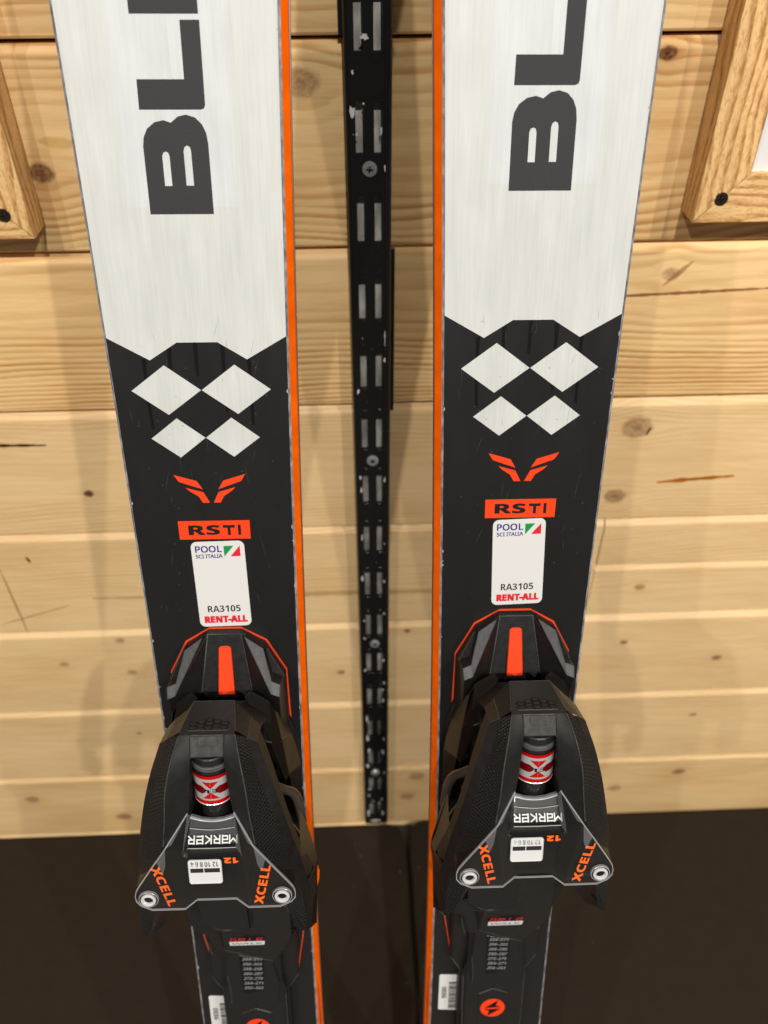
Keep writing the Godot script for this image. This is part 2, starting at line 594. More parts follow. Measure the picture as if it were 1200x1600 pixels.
# ------------------------------------------------------------------ wood
# one board's face, 1 m x 0.12 m. rows: how its grain runs; knots [x, y, radius, darkness] and marks [x0, y0, x1, y1, width, kind], all in mm from the board's top left
func board_image(sd: int, o: Dictionary) -> ImageTexture:
	var w := 1500
	var h := 190
	var na := FastNoiseLite.new(); na.seed = sd; na.frequency = 1.0; na.fractal_octaves = 2
	var nb := FastNoiseLite.new(); nb.seed = sd + 50; nb.frequency = 1.0; nb.fractal_octaves = 3
	var by := PackedByteArray(); by.resize(w * h * 3)
	var light: Color = o.light
	var late: Color = o.late
	var knots: Array = o.get("knots", [])
	var marks: Array = o.get("marks", [])
	var yc: float = o.get("heart", 60.0)
	var amp: float = o.amp
	var freq: float = o.freq
	var wav: float = o.get("wave", 5.0)
	for py in h:
		var ym := (py + 0.5) * 120.0 / h
		for px in w:
			var xm := (px + 0.5) * 1000.0 / w
			var dy0 := ym
			var pull := 0.0
			var kd := 0.0
			var kc := 0.0
			for k in knots:
				var dx: float = xm - k[0]
				var r: float = k[2]
				if absf(dx) < r * 7.0:
					var dy: float = ym - k[1]
					if absf(dy) < r * 7.0:
						pull += r * 1.15 * exp(-dx * dx / (5.0 * r * r)) * dy / (absf(dy) + r * 0.45) * exp(-absf(dy) / (r * 4.0))
						var d := sqrt(dx * dx / 1.7 + dy * dy) / r
						d += 0.12 * na.get_noise_2d(xm * 0.12, ym * 0.12)
						if d < 1.0:
							kd = maxf(kd, k[3] * (0.5 + 0.13 * sin(d * 12.0 + 3.0 * na.get_noise_2d(xm * 0.2, ym * 0.2)) + 0.35 * (1.0 - d) + 0.25 * na.get_noise_2d(xm * 0.35, ym * 0.35)) * smoothstep(1.0, 0.55, d))
						kc = maxf(kc, k[3] * 0.5 * exp(-d * d * 0.22))
			var yy := dy0 - pull + wav * na.get_noise_2d(xm * 0.0045, ym * 0.011)
			var e := (yy - yc) / 60.0
			var r1 := signf(e) * pow(absf(e), 1.55) * 60.0 * freq + 0.22 * nb.get_noise_2d(xm * 0.006, ym * 0.07)
			var f := fposmod(r1, 1.0)
			var ring := smoothstep(0.25, 0.86, f) * (1.0 - smoothstep(0.9, 1.0, f))
			var fib := nb.get_noise_2d(xm * 0.022, ym * 1.3)
			var bl := na.get_noise_2d(xm * 0.006 + 70.0, ym * 0.016)
			var edge := clampf(absf(e) * 1.25, 0.25, 1.0)
			var t := amp * ring * edge * (0.75 + 0.6 * na.get_noise_2d(xm * 0.004 + 9.0, yy * 0.09)) + 0.10 * fib + 0.16 * bl + kc * 0.45
			var c := light.lerp(late, clampf(t + 0.04, 0.0, 1.0))
			if kd > 0.0:
				c = c.lerp(Color(0.24, 0.105, 0.045), clampf(kd, 0, 0.9))
			for mk in marks:
				var a := Vector2(mk[0], mk[1])
				var b := Vector2(mk[2], mk[3])
				var q := Geometry2D.get_closest_point_to_segment(Vector2(xm, ym), a, b)
				var along := (q - a).length() / maxf((b - a).length(), 0.01)
				var wd: float = mk[4] * (0.35 + 0.65 * sin(PI * clampf(along, 0.04, 0.96))) * (0.95 + 0.4 * na.get_noise_2d(xm * 0.09, 3.0))
				var dd := q.distance_to(Vector2(xm, ym))
				if dd < wd:
					var col: Color = [Color(0.2, 0.075, 0.025), Color(0.66, 0.36, 0.06), Color(0.5, 0.31, 0.15), Color(0.62, 0.42, 0.1), Color(0.03, 0.03, 0.03)][int(mk[5])]
					c = c.lerp(col, (1.0 - smoothstep(0.55, 1.0, dd / wd)) * mk[6])
			var i := (py * w + px) * 3
			by[i] = int(clampf(c.r, 0, 1) * 255.0)
			by[i + 1] = int(clampf(c.g, 0, 1) * 255.0)
			by[i + 2] = int(clampf(c.b, 0, 1) * 255.0)
	return picture(w, h, by)


func board_material(sd: int, o: Dictionary) -> StandardMaterial3D:
	var m := StandardMaterial3D.new()
	m.albedo_texture = board_image(sd, o)
	m.roughness = 0.5
	m.metallic_specular = 0.4
	m.normal_enabled = true
	m.normal_texture = M.fibre
	m.normal_scale = 0.3
	return m


# a board lying on the wall from x0 to x1 with its top at y1: a flat face, a sloping upper edge, a small lower one
func board(called: String, parent: Node, mat: Material, x0: float, x1: float, y0: float, y1: float, row_top := 0.0, deep := 0.0) -> void:
	var st := begin()
	org = Vector3(0, Y0 * 1000.0, 0)
	var z := 0.0 + deep
	var prof := [Vector2(y1 - 1.6, z - 9.0), Vector2(y1 - 1.6, z - 5.2), Vector2(y1 - 2.1, z - 4.4), Vector2(y1 - 6.6, z - 0.25), Vector2(y1 - 7.6, z), Vector2(y0 + 2.4, z), Vector2(y0 + 1.2, z - 0.8), Vector2(y0 + 0.6, z - 2.0), Vector2(y0 + 0.6, z - 9.0)]
	var top := row_top if row_top != 0.0 else y1
	for k in prof.size() - 1:
		var a: Vector2 = prof[k]
		var b: Vector2 = prof[k + 1]
		var d := (b - a).normalized()
		var n := Vector3(0, d.y, -d.x)
		var cc := [Vector3(x0, a.x, a.y), Vector3(x1, a.x, a.y), Vector3(x1, b.x, b.y), Vector3(x0, b.x, b.y)]
		var uv := []
		for v in cc:
			uv.append(Vector2((v.x + 500.0) / 1000.0, (top - v.y) / 120.0))
		tri(st, cc[0], cc[1], cc[2], n, n, n, uv[0], uv[1], uv[2])
		tri(st, cc[0], cc[2], cc[3], n, n, n, uv[0], uv[2], uv[3])
	for xx in [x0, x1]:
		var n := Vector3(signf(xx - (x0 + x1) / 2), 0, 0)
		for k in range(1, prof.size() - 1):
			tri(st, Vector3(xx, prof[0].x, prof[0].y), Vector3(xx, prof[k].x, prof[k].y), Vector3(xx, prof[k + 1].x, prof[k + 1].y), n, n, n)
	st.generate_tangents()
	put(called, st.commit(), mat, parent)
	org = Vector3.ZERO


func build_wall() -> void:
	M.fibre = noise_tex(0.03, [], 512, 256, 4, 77, true, 2.5)
	var wall := thing("pine_wall", "wall clad in horizontal pale pine boards with knots and grooves", "wall")
	org = Vector3(0, Y0 * 1000.0, 0)
	var st := facets([[Vector3(-1150, -380, -9), Vector3(1150, -380, -9), Vector3(1150, 1440, -9), Vector3(-1150, 1440, -9)], [Vector3(-1150, -380, -90), Vector3(1150, -380, -90), Vector3(1150, 1440, -90), Vector3(-1150, 1440, -90)],
		[Vector3(-1150, 1440, -9), Vector3(1150, 1440, -9), Vector3(1150, 1440, -90), Vector3(-1150, 1440, -90)], [Vector3(-1150, -380, -9), Vector3(-1150, 1440, -9), Vector3(-1150, 1440, -90), Vector3(-1150, -380, -90)], [Vector3(1150, -380, -9), Vector3(1150, 1440, -9), Vector3(1150, 1440, -90), Vector3(1150, -380, -90)]], 0.2, Vector3(0, 500, -50))
	put("backing", st.commit(), M.wall_core, wall)
	org = Vector3.ZERO
	var l1 := Color(0.965, 0.815, 0.585)
	var l2 := Color(0.93, 0.795, 0.59)
	var d1 := Color(0.63, 0.395, 0.165)
	var rows := {
		6: {"light": l1, "late": d1, "amp": 0.7, "freq": 0.17, "wave": 4.0, "heart": 130.0},
		5: {"light": l1, "late": d1, "amp": 0.58, "freq": 0.125, "wave": 9.0, "heart": 52.0, "knots": [[303.5, 70, 7.5, 0.75], [463, 23, 10, 0.4], [672, 10, 5, 0.9], [560, 60, 4, 0.4]], "marks": [[308, 52, 328, 54, 5, 3, 0.25]]},
		4: {"light": l1, "late": d1, "amp": 0.62, "freq": 0.15, "wave": 5.0, "heart": 30.0, "knots": [[704, 22, 6, 0.35]], "marks": [[650, 38, 790, 33, 1.5, 2, 0.85], [700, 30, 716, 14, 2.2, 2, 0.5]]},
		3: {"light": l2, "late": Color(0.76, 0.57, 0.34), "amp": 0.4, "freq": 0.2, "wave": 6.0, "heart": 60.0, "knots": [[273.5, 77, 4.0, 1.0], [705, 26, 12, 0.4], [700, 94, 9, 0.48], [150, 90, 9, 0.4]], "marks": [[190, 28, 252, 29, 1.7, 0, 0.95], [733, 80.5, 770, 77.5, 2.6, 1, 0.95], [750, 79, 794, 76, 2.3, 1, 0.95], [716, 26, 714, 33, 1.6, 0, 0.7]]},
		2: {"light": l2, "late": Color(0.75, 0.56, 0.33), "amp": 0.3, "freq": 0.16, "wave": 6.0, "heart": 100.0, "knots": [[743, 83, 5, 0.4], [60, 40, 7, 0.8]], "marks": [[205, 24, 207, 30, 2.0, 4, 0.9], [179, 36, 180, 118, 0.9, 2, 0.7], [158, 107, 226, 84, 1.0, 2, 0.5], [250, 76, 620, 80, 4, 2, 0.3]]},
		1: {"light": l2, "late": Color(0.75, 0.56, 0.33), "amp": 0.28, "freq": 0.18, "wave": 6.0, "heart": 20.0, "knots": [[261, 13, 4.5, 0.35], [201, 45, 4.5, 0.35], [263, 60, 5, 0.35], [742, 38, 4, 0.55], [841, 66, 5, 0.55], [402, 28, 4, 0.5], [466, 70, 4, 0.5], [531, 12, 3, 0.7]]},
		0: {"light": l2, "late": Color(0.75, 0.56, 0.33), "amp": 0.26, "freq": 0.15, "wave": 7.0, "heart": 60.0, "knots": [[330, 60, 5, 0.3], [840, 40, 4, 0.4], [250, 40, 3, 0.4]], "marks": [[398, 5, 402, 110, 0.8, 2, 0.3]]},
		-1: {"light": Color(0.91, 0.775, 0.565), "late": Color(0.68, 0.465, 0.24), "amp": 0.3, "freq": 0.15, "wave": 9.0, "heart": 60.0, "knots": [[545, 20, 9, 0.32], [535, 62, 8, 0.36], [200, 84, 9, 0.5], [105, 40, 8, 0.4], [850, 30, 7, 0.5], [780, 60, 8, 0.35]]},
	}
	var mats := {}
	for k in rows:
		mats[k] = board_material(100 + k * 7, rows[k])
	for r in range(-3, 12):
		var key: int = r if mats.has(r) else [3, 5, 1, 4][posmod(r, 4)]
		var y0 := r * 120.0
		var y1 := y0 + 120.0
		var m: Material = mats[key]
		if r == 2:          # a butt joint, and right of it two narrow boards in one row
			board("board", wall, m, -1150, 197.0, y0, y1)
			board("board", wall, m, 197.9, 1150, y0 + 65.2, y1, y1)
			board("board", wall, m, 197.9, 1150, y0, y0 + 66.2, y1, -0.7)
		elif r == 4:
			board("board", wall, m, -1150, 0.0, y0, y1)
			board("board", wall, m, 0.6, 1150, y0 + 0.6, y1 + 0.9, y1)
		else:
			board("board", wall, m, -1150, 1150, y0, y1)


func box(st: SurfaceTool, a: Vector3, b: Vector3, r := 0.6) -> SurfaceTool:
	var v := func(i: int) -> Vector3: return Vector3(b.x if i & 1 else a.x, b.y if i & 2 else a.y, b.z if i & 4 else a.z)
	var f := []
	for q in [[0, 1, 3, 2], [4, 5, 7, 6], [0, 1, 5, 4], [2, 3, 7, 6], [0, 2, 6, 4], [1, 3, 7, 5]]:
		f.append([v.call(q[0]), v.call(q[1]), v.call(q[2]), v.call(q[3])])
	return facets(f, r, (a + b) / 2, st)


# ------------------------------------------------------------------ floor, plinth and mats
func build_floor() -> void:
	var fl := put("floor", box(begin(), Vector3(-1600, -40, -20), Vector3(1600, 0, 2400)).commit(), M.floor, self)
	fl.set_meta("kind", "structure")
	var top := Y0 * 1000.0 - 115.4
	var p := put("plinth", box(begin(), Vector3(-1150, 0, 2), Vector3(1150, top - 9.0, 300), 1.5).commit(), M.plinth, self)
	tag(p, "long low plinth along the foot of the wall, under the two dark mats", "plinth")
	# left mat: straight edges, its corner by the gap rounded
	var lm := PackedVector2Array([Vector2(-1140, -6)])
	for i in 7:
		var t := i / 6.0 * PI / 2
		lm.append(Vector2(16 + 13 * sin(t), -6 - 13 * (1 - cos(t))))
	for q in [[31.5, -40], [32.5, -80], [31.5, -130], [32.5, -200], [33.0, -298], [-1140, -298]]:
		lm.append(Vector2(q[0], q[1]))
	var floor_turn := Transform3D(Basis(Vector3(1, 0, 0), -PI / 2), Vector3.ZERO)
	org = Vector3(0, top - 9.0, 0)
	var a := put("rubber_mat", plate(lm, 0.0, 9.0, 1.6, floor_turn).commit(), M.mat_rubber, self)
	tag(a, "dark brown rubber mat left of the black seam, below the slotted rail", "mat", "dark mats on the plinth")
	var rm := PackedVector2Array()
	for i in 7:
		var t := i / 6.0 * PI / 2
		rm.append(Vector2(37.5 + 14 * (1 - sin(t)), -4 - 12 * (1 - cos(t))))
	rm.reverse()
	for q in [[1140, -4], [1140, -298], [38.2, -298], [37.2, -200], [36.4, -130], [37.0, -80], [36.2, -40]]:
		rm.append(Vector2(q[0], q[1]))
	rm.reverse()
	var b := put("rubber_mat_001", plate(rm, 0.0, 11.5, 1.6, floor_turn).commit(), M.mat_rubber, self)
	tag(b, "dark brown rubber mat right of the black seam, slightly higher", "mat", "dark mats on the plinth")
	# pale crumbs that lie on the mats
	var st := begin()
	var spots := [[-21.7, 43.3, 1.3], [-28, 28, 0.9], [23.4, 63.5, 1.6], [45.5, 61.0, 1.5], [43.9, 168.5, 1.3], [23.8, 182.1, 1.5], [-6, 8, 0.9], [70, 20, 0.8], [150, 160, 0.9], [228, 150, 1.0], [180, 40, 0.9], [-160, 120, 0.7]]
	for i in 26:
		spots.append([rng.randf_range(-330, 420), rng.randf_range(6, 210), rng.randf_range(0.3, 0.7)])
	for s in spots:
		org = Vector3(s[0], top + (2.5 if s[0] > 34 else 0.0), s[1])
		var pr := []
		var k := 5
		var ring := []
		for i in k:
			var t := TAU * i / k
			var rr: float = s[2] * rng.randf_range(0.6, 1.1)
			ring.append(Vector3(cos(t) * rr, 0, sin(t) * rr * 0.7))
		var tip := Vector3(rng.randf_range(-0.3, 0.3), s[2] * 0.6, 0.1)
		for i in k:
			pr.append([ring[i], ring[(i + 1) % k], tip])
		facets(pr, 0.1, Vector3(0, -1, 0), st)
	org = Vector3.ZERO
	var cr := put("crumbs", st.commit(), M.crumb, self)
	tag(cr, "pale crumbs scattered over the dark mats", "debris")
	stuff(cr)


# ------------------------------------------------------------------ the slotted rail
func build_rail() -> void:
	var rail := thing("shelf_rail", "black twin-slot steel shelf rail screwed upright to the boards between the two skis", "rail")
	rail.position = Vector3(-0.0006, Y0 + 0.3, 0)
	rail.rotation.z = -0.0043
	# coordinates below: x across, y up from the rail's own middle (y = 0.3 on the wall), z out of the wall
	var y0 := -398.0
	var y1 := 700.0
	var z := 13.0
	var slots := []
	var c := 729.4 - 300.0 + 53.1 * 5
	while c > y0 + 12:
		if c < y1 - 20:
			slots.append(c)
		c -= 53.1
	# the face: strips between the slots
	var st := begin()
	var xs := [-10.6, -7.3, -2.5, 3.4, 8.2, 11.2]
	var fwd := Vector3(0, 0, 1)
	for k in [0, 2, 4]:
		quad(st, Vector3(xs[k], y0, z), Vector3(xs[k + 1], y0, z), Vector3(xs[k + 1], y1, z), Vector3(xs[k], y1, z), fwd)
	for k in [1, 3]:
		var hi := y1
		for s in slots + [y0 - 100]:
			var lo: float = maxf(s + 14.0, y0)
			quad(st, Vector3(xs[k], lo, z), Vector3(xs[k + 1], lo, z), Vector3(xs[k + 1], hi, z), Vector3(xs[k], hi, z), fwd)
			hi = s - 14.0
			if s > y0:      # the cut edges of the slot, 2 mm deep
				var a := Vector3(xs[k], s - 14.0, z)
				var b := Vector3(xs[k + 1], s + 14.0, z)
				var d := Vector3(0, 0, -1.8)
				quad(st, a, Vector3(a.x, b.y, z), Vector3(a.x, b.y, z) + d, a + d, Vector3(1, 0, 0))
				quad(st, b, Vector3(b.x, a.y, z), Vector3(b.x, a.y, z) + d, b + d, Vector3(-1, 0, 0))
				quad(st, a, Vector3(b.x, a.y, z), Vector3(b.x, a.y, z) + d, a + d, Vector3(0, 1, 0))
				quad(st, b, Vector3(a.x, b.y, z), Vector3(a.x, b.y, z) + d, b + d, Vector3(0, -1, 0))
	# rounded shoulders and the side walls that run back to the boards
	for sgn in [-1.0, 1.0]:
		var e: float = xs[0] if sgn < 0 else xs[5]
		var prev := Vector3(e, 0, z)
		var pn := fwd
		for i in range(1, 6):
			var t := i / 5.0 * PI / 2
			var q := Vector3(e + sgn * 2.6 * sin(t), 0, z - 2.6 * (1 - cos(t)))
			var n := Vector3(sgn * sin(t), 0, cos(t))
			tri(st, prev + Vector3(0, y0, 0), q + Vector3(0, y0, 0), q + Vector3(0, y1, 0), pn, n, n)
			tri(st, prev + Vector3(0, y0, 0), q + Vector3(0, y1, 0), prev + Vector3(0, y1, 0), pn, n, pn)
			prev = q
			pn = n
		quad(st, prev + Vector3(0, y0, 0), Vector3(prev.x, y0, 0.4), Vector3(prev.x, y1, 0.4), prev + Vector3(0, y1, 0), Vector3(sgn, 0, 0))
	put("channel", st.commit(), M.rail, rail)
	put("back_strip", box(begin(), Vector3(-10.4, y0 + 2, 3.0), Vector3(11.0, y1 - 2, 5.0), 0.3).commit(), M.rail_back, rail)
	# a raised bead along the right of the face
	put("bead", tube([Vector3(10.4, y0, z - 0.1), Vector3(10.4, (y0 + y1) / 2, z - 0.1), Vector3(10.4, y1, z - 0.1)], 0.55, 1, 8).commit(), M.rail, rail)
	# black strips standing in for the shadow gap along parts of the rail's sides
	put("shadow_strip", box(begin(), Vector3(9.0, 177, 0.3), Vector3(16.6, 300, 3.0), 0.3).commit(), M.rail, rail)
	put("shadow_strip", box(begin(), Vector3(-15.6, 421, 0.3), Vector3(-9.0, 560, 3.0), 0.3).commit(), M.rail, rail)
	# pressed dimples above and below each slot
	var dm := begin()
	for s in slots:
		for x in [-4.9, 5.8]:
			for e in [-1.0, 1.0]:
				plate(rounded(x - 2.1, s + e * 17.6 - 2.6, x + 2.1, s + e * 17.6 + 2.6, 1.6), z - 0.2, z + 0.22, 0.2, Transform3D.IDENTITY, dm)
	stuff(put("pressed_dimples", dm.commit(), M.rail, rail))
	for q in [[0.6, 353.3], [0.4, 138.7], [0.6, -73.0], [-0.4, -287.6], [0.5, 590.0]]:
		var x := Transform3D(Basis(Vector3(1, 0, 0), PI / 2) * Basis(Vector3(0, 1, 0), q[1]), Vector3(q[0], q[1], z))
		var sc := put("screw", lathe([Vector2(4.6, -0.2), Vector2(4.5, 1.2), Vector2(3.9, 2.0), Vector2(2.2, 2.25), Vector2(1.9, 1.7), Vector2(0.0, 1.5)], 28, x).commit(), M.zinc, rail)
		var cross := begin()
		for t in [0.0, 90.0]:
			plate(rect(-1.9, -0.42, 1.9, 0.42), 1.5, 2.12 + t * 0.0004, 0.0, at(q[0], q[1], z, t + q[1]), cross)
		put("drive", cross.commit(), M.pit, sc)
	# places where white paint sticks to the black enamel
	var ch := begin()
	var spots := [[-1.2, 422, 3.6, 2.2], [-8.4, 405, 1.3, 1.6], [-9.2, 385, 2.8, 5.0], [-2.4, 389, 0.9, 1.2], [7.6, 375, 0.9, 4.0], [-6.8, 373, 1.0, 1.4], [10.0, 354, 1.2, 3.0], [10.2, 241, 1.6, 9.5], [9.6, 225, 1.3, 3.2], [-9.4, 200, 1.4, 3.4], [9.8, 120, 1.0, 4], [-9.2, 122, 1.1, 4.0], [-8.6, 110, 1.2, 5.0], [-8.8, 60, 1.0, 5.0], [10.0, 52, 1.2, 3.0], [-9.4, 12, 1.3, 5.0], [9.4, 8, 1.4, 2.6], [-8.7, -42, 1.2, 1.6], [9.2, -33, 1.4, 2.0], [-8.8, -66, 1.5, 2.0], [8.7, -98, 1.7, 2.6], [-8.9, -112, 1.2, 4.0], [-4.5, -118, 2.2, 1.4], [9.4, -132, 1.5, 2.4], [7.9, -143, 1.5, 2.0], [8.2, -160, 1.6, 3.0], [-8.2, -190, 1.4, 9.0], [-7.9, -224, 1.7, 10.0], [-6.6, -246, 1.8, 6.0], [9.0, -226, 1.4, 2.6], [8.0, -250, 1.5, 5.0], [-8.4, -276, 2.4, 5.0], [9.6, -290, 1.5, 2.6], [-7.0, -322, 2.0, 2.0], [-7.6, -336, 2.0, 2.0], [-8.6, -372, 1.6, 12.0], [-1.0, -391, 9.0, 2.4], [8.0, -374, 1.8, 6.0], [3.5, -352, 1.2, 3.0], [6.6, -344, 1.6, 2.0], [-3.0, -348, 1.2, 2.0]]
	for i in 30:
		spots.append([rng.randf_range(-10, 10.8), rng.randf_range(-395, 440), rng.randf_range(0.2, 0.45), rng.randf_range(0.2, 0.7)])
	for s in spots:
		var pp := PackedVector2Array()
		for i in 12:
			var t := TAU * i / 12
			var rr := rng.randf_range(0.35, 0.95)
			pp.append(Vector2(clampf(s[0] + cos(t) * s[2] * 0.85 * rr, -10.6, 11.0), s[1] + sin(t) * s[3] * 0.9 * rr))
		plate(pp, z - 0.1, z + rng.randf_range(0.12, 0.3), 0.0, Transform3D.IDENTITY, ch)
	stuff(put("paint_chips", ch.commit(), M.chip, rail))


# ------------------------------------------------------------------ the two oak frames on the wall
func oak(sd: int, across: bool) -> StandardMaterial3D:
	var w := 512
	var h := 128
	if not across:
		w = 128
		h = 512
	var n := FastNoiseLite.new(); n.seed = sd; n.frequency = 1.0; n.fractal_octaves = 2
	var by := PackedByteArray(); by.resize(w * h * 3)
	for y in h:
		for x in w:
			var a := (x if across else y) / 512.0
			var c := (y if across else x) / 128.0
			var f := fposmod(c * 7.0 + 1.4 * n.get_noise_2d(a * 1.6, c * 1.2), 1.0)
			var t := 0.75 * smoothstep(0.3, 0.8, f) * (1.0 - smoothstep(0.86, 1.0, f)) * (0.75 + 0.7 * n.get_noise_2d(a * 16.0, c * 16.0))
			var pore := n.get_noise_2d(a * 30.0, c * 110.0)
			t += 0.45 * smoothstep(0.18, 0.5, pore) + 0.12 * n.get_noise_2d(a * 5.0, c * 40.0)
			var q := Color(0.93, 0.765, 0.53).lerp(Color(0.65, 0.44, 0.23), clampf(t, 0, 1))
			var i := (y * w + x) * 3
			by[i] = int(q.r * 255); by[i + 1] = int(q.g * 255); by[i + 2] = int(q.b * 255)
	var m := std(Color(1, 1, 1), 0.5, 0.0, 0.4)
	m.albedo_texture = picture(w, h, by)
	m.uv1_triplanar = true
	m.uv1_scale = Vector3(5, 20, 20) if across else Vector3(20, 5, 20)
	m.uv1_triplanar_sharpness = 6.0
	return m


func build_frames() -> void:
	var up_oak := oak(5, false)
	var flat_oak := oak(6, true)
	for k in 2:
		var f := thing("picture_frame", ["oak picture frame cut by the left edge, only a bare corner with a screw showing", "oak picture frame on the right with a strip of its white sheet showing"][k], "picture frame", "oak frames screwed to the boards")
		# x, y on the wall of the corner that shows; dir = which way the frame goes on from it
		var cx: float = [-202.3, 200.0][k]
		var cy: float = [618.6, 620.9][k]
		var dir: float = [-1.0, 1.0][k]
		f.position = Vector3(cx * 0.001, Y0 + cy * 0.001, 0.0)
		var wd := 300.0
		var ht := 420.0
		var b := 28.6
		var t := 22.0
		var rim := func(a: Vector2, c: Vector2, ia: Vector2, ic: Vector2) -> SurfaceTool:
			var v := func(p: Vector2, zz: float) -> Vector3: return Vector3(p.x * dir, p.y, zz)
			return facets([[v.call(a, t), v.call(c, t), v.call(ic, t), v.call(ia, t)], [v.call(a, t), v.call(c, t), v.call(c, 0.3), v.call(a, 0.3)], [v.call(ia, t), v.call(ic, t), v.call(ic, 0.3), v.call(ia, 0.3)],
				[v.call(a, t), v.call(ia, t), v.call(ia, 0.3), v.call(a, 0.3)], [v.call(c, t), v.call(ic, t), v.call(ic, 0.3), v.call(c, 0.3)]], 0.9, v.call((a + c + ia + ic) / 4, t / 2))
		var g := 0.12
		put("frame_side", rim.call(Vector2(0, g), Vector2(0, ht - g), Vector2(b - g, b), Vector2(b - g, ht - b)).commit(), up_oak, f)
		put("frame_side", rim.call(Vector2(wd, g), Vector2(wd, ht - g), Vector2(wd - b + g, b), Vector2(wd - b + g, ht - b)).commit(), up_oak, f)
		put("frame_side", rim.call(Vector2(g, 0), Vector2(wd - g, 0), Vector2(b, b - g), Vector2(wd - b, b - g)).commit(), flat_oak, f)
		put("frame_side", rim.call(Vector2(g, ht), Vector2(wd - g, ht), Vector2(b, ht - b + g), Vector2(wd - b, ht - b + g)).commit(), flat_oak, f)
		var x0 := minf(b * dir, (wd - b) * dir) - 1.0
		put("white_sheet", box(begin(), Vector3(x0, b - 1, 8), Vector3(x0 + wd - 2 * b + 2, ht - b + 1, 16), 0.2).commit(), M.board, f)
		for q in [[14.6, 14.2], [14.6, ht - 14.4], [wd - 14.4, 14.6], [wd - 14.6, ht - 14.2]]:
			var x := Transform3D(Basis(Vector3(1, 0, 0), PI / 2), Vector3(q[0] * dir, q[1], t))
			var sc := put("screw", lathe([Vector2(4.2, 0.12), Vector2(3.6, 0.22), Vector2(2.0, 0.1), Vector2(0.0, -0.1)], 24, x).commit(), M.dark_screw, f)
			var cr := begin()
			for a in [15.0, 105.0]:
				plate(rect(-2.1, -0.5, 2.1, 0.5), 0.1, 0.3 + a * 0.0004, 0.0, Transform3D(Basis(), Vector3(q[0] * dir, q[1], t)) * at(0, 0, 0, a), cr)
			put("drive", cr.commit(), M.pit, sc)
			var sp := begin()
			for i in 5:
				var an := rng.randf_range(0, TAU)
				var pos := Transform3D(Basis(), Vector3(q[0] * dir + cos(an) * 4.8, q[1] + sin(an) * 4.8, t)) * at(0, 0, 0, rad_to_deg(an))
				plate(pv([-0.8, -0.5, 1.3, -0.2, 0.6, 0.5, -0.7, 0.4]), 0.0, rng.randf_range(0.15, 0.5), 0.05, pos, sp)
			stuff(put("splinters", sp.commit(), flat_oak, sc))


# ------------------------------------------------------------------ the skis
# Ski coordinates in mm: u across (to the right), s along (up towards the tip), n out of the topsheet. s = 0 lies just above the binding.
const TAIL := 900.0


func half(s: float) -> float:
	return 36.2 + 6.6 * pow((s + 200.0) / 460.0, 2.0) if s < 560.0 else (54.3 * sqrt(maxf(1.0 - pow((s - 560.0) / 262.0, 2.6), 0.0)))


func lift(s: float) -> float:
	return 0.0 if s < 690.0 else pow((s - 690.0) / 100.0, 2.0) * 22.0


func deep(s: float) -> float:
	return 11.0 - 4.0 * clampf((s - 150.0) / 500.0, 0.0, 1.0) - 5.0 * clampf((-420.0 - s) / 400.0, 0.0, 1.0)


func strip(st: SurfaceTool, ss: Array, fa: Callable, fb: Callable) -> void:
	for k in ss.size() - 1:
		var a: Vector3 = fa.call(ss[k])
		var b: Vector3 = fb.call(ss[k])
		var c: Vector3 = fb.call(ss[k + 1])
		var d: Vector3 = fa.call(ss[k + 1])
		var n := (b - a).cross(d - a).normalized()
		if n.length() < 0.5: n = (c - b).cross(c - d).normalized()
		tri(st, a, b, c, n, n, n)
		tri(st, a, c, d, n, n, n)


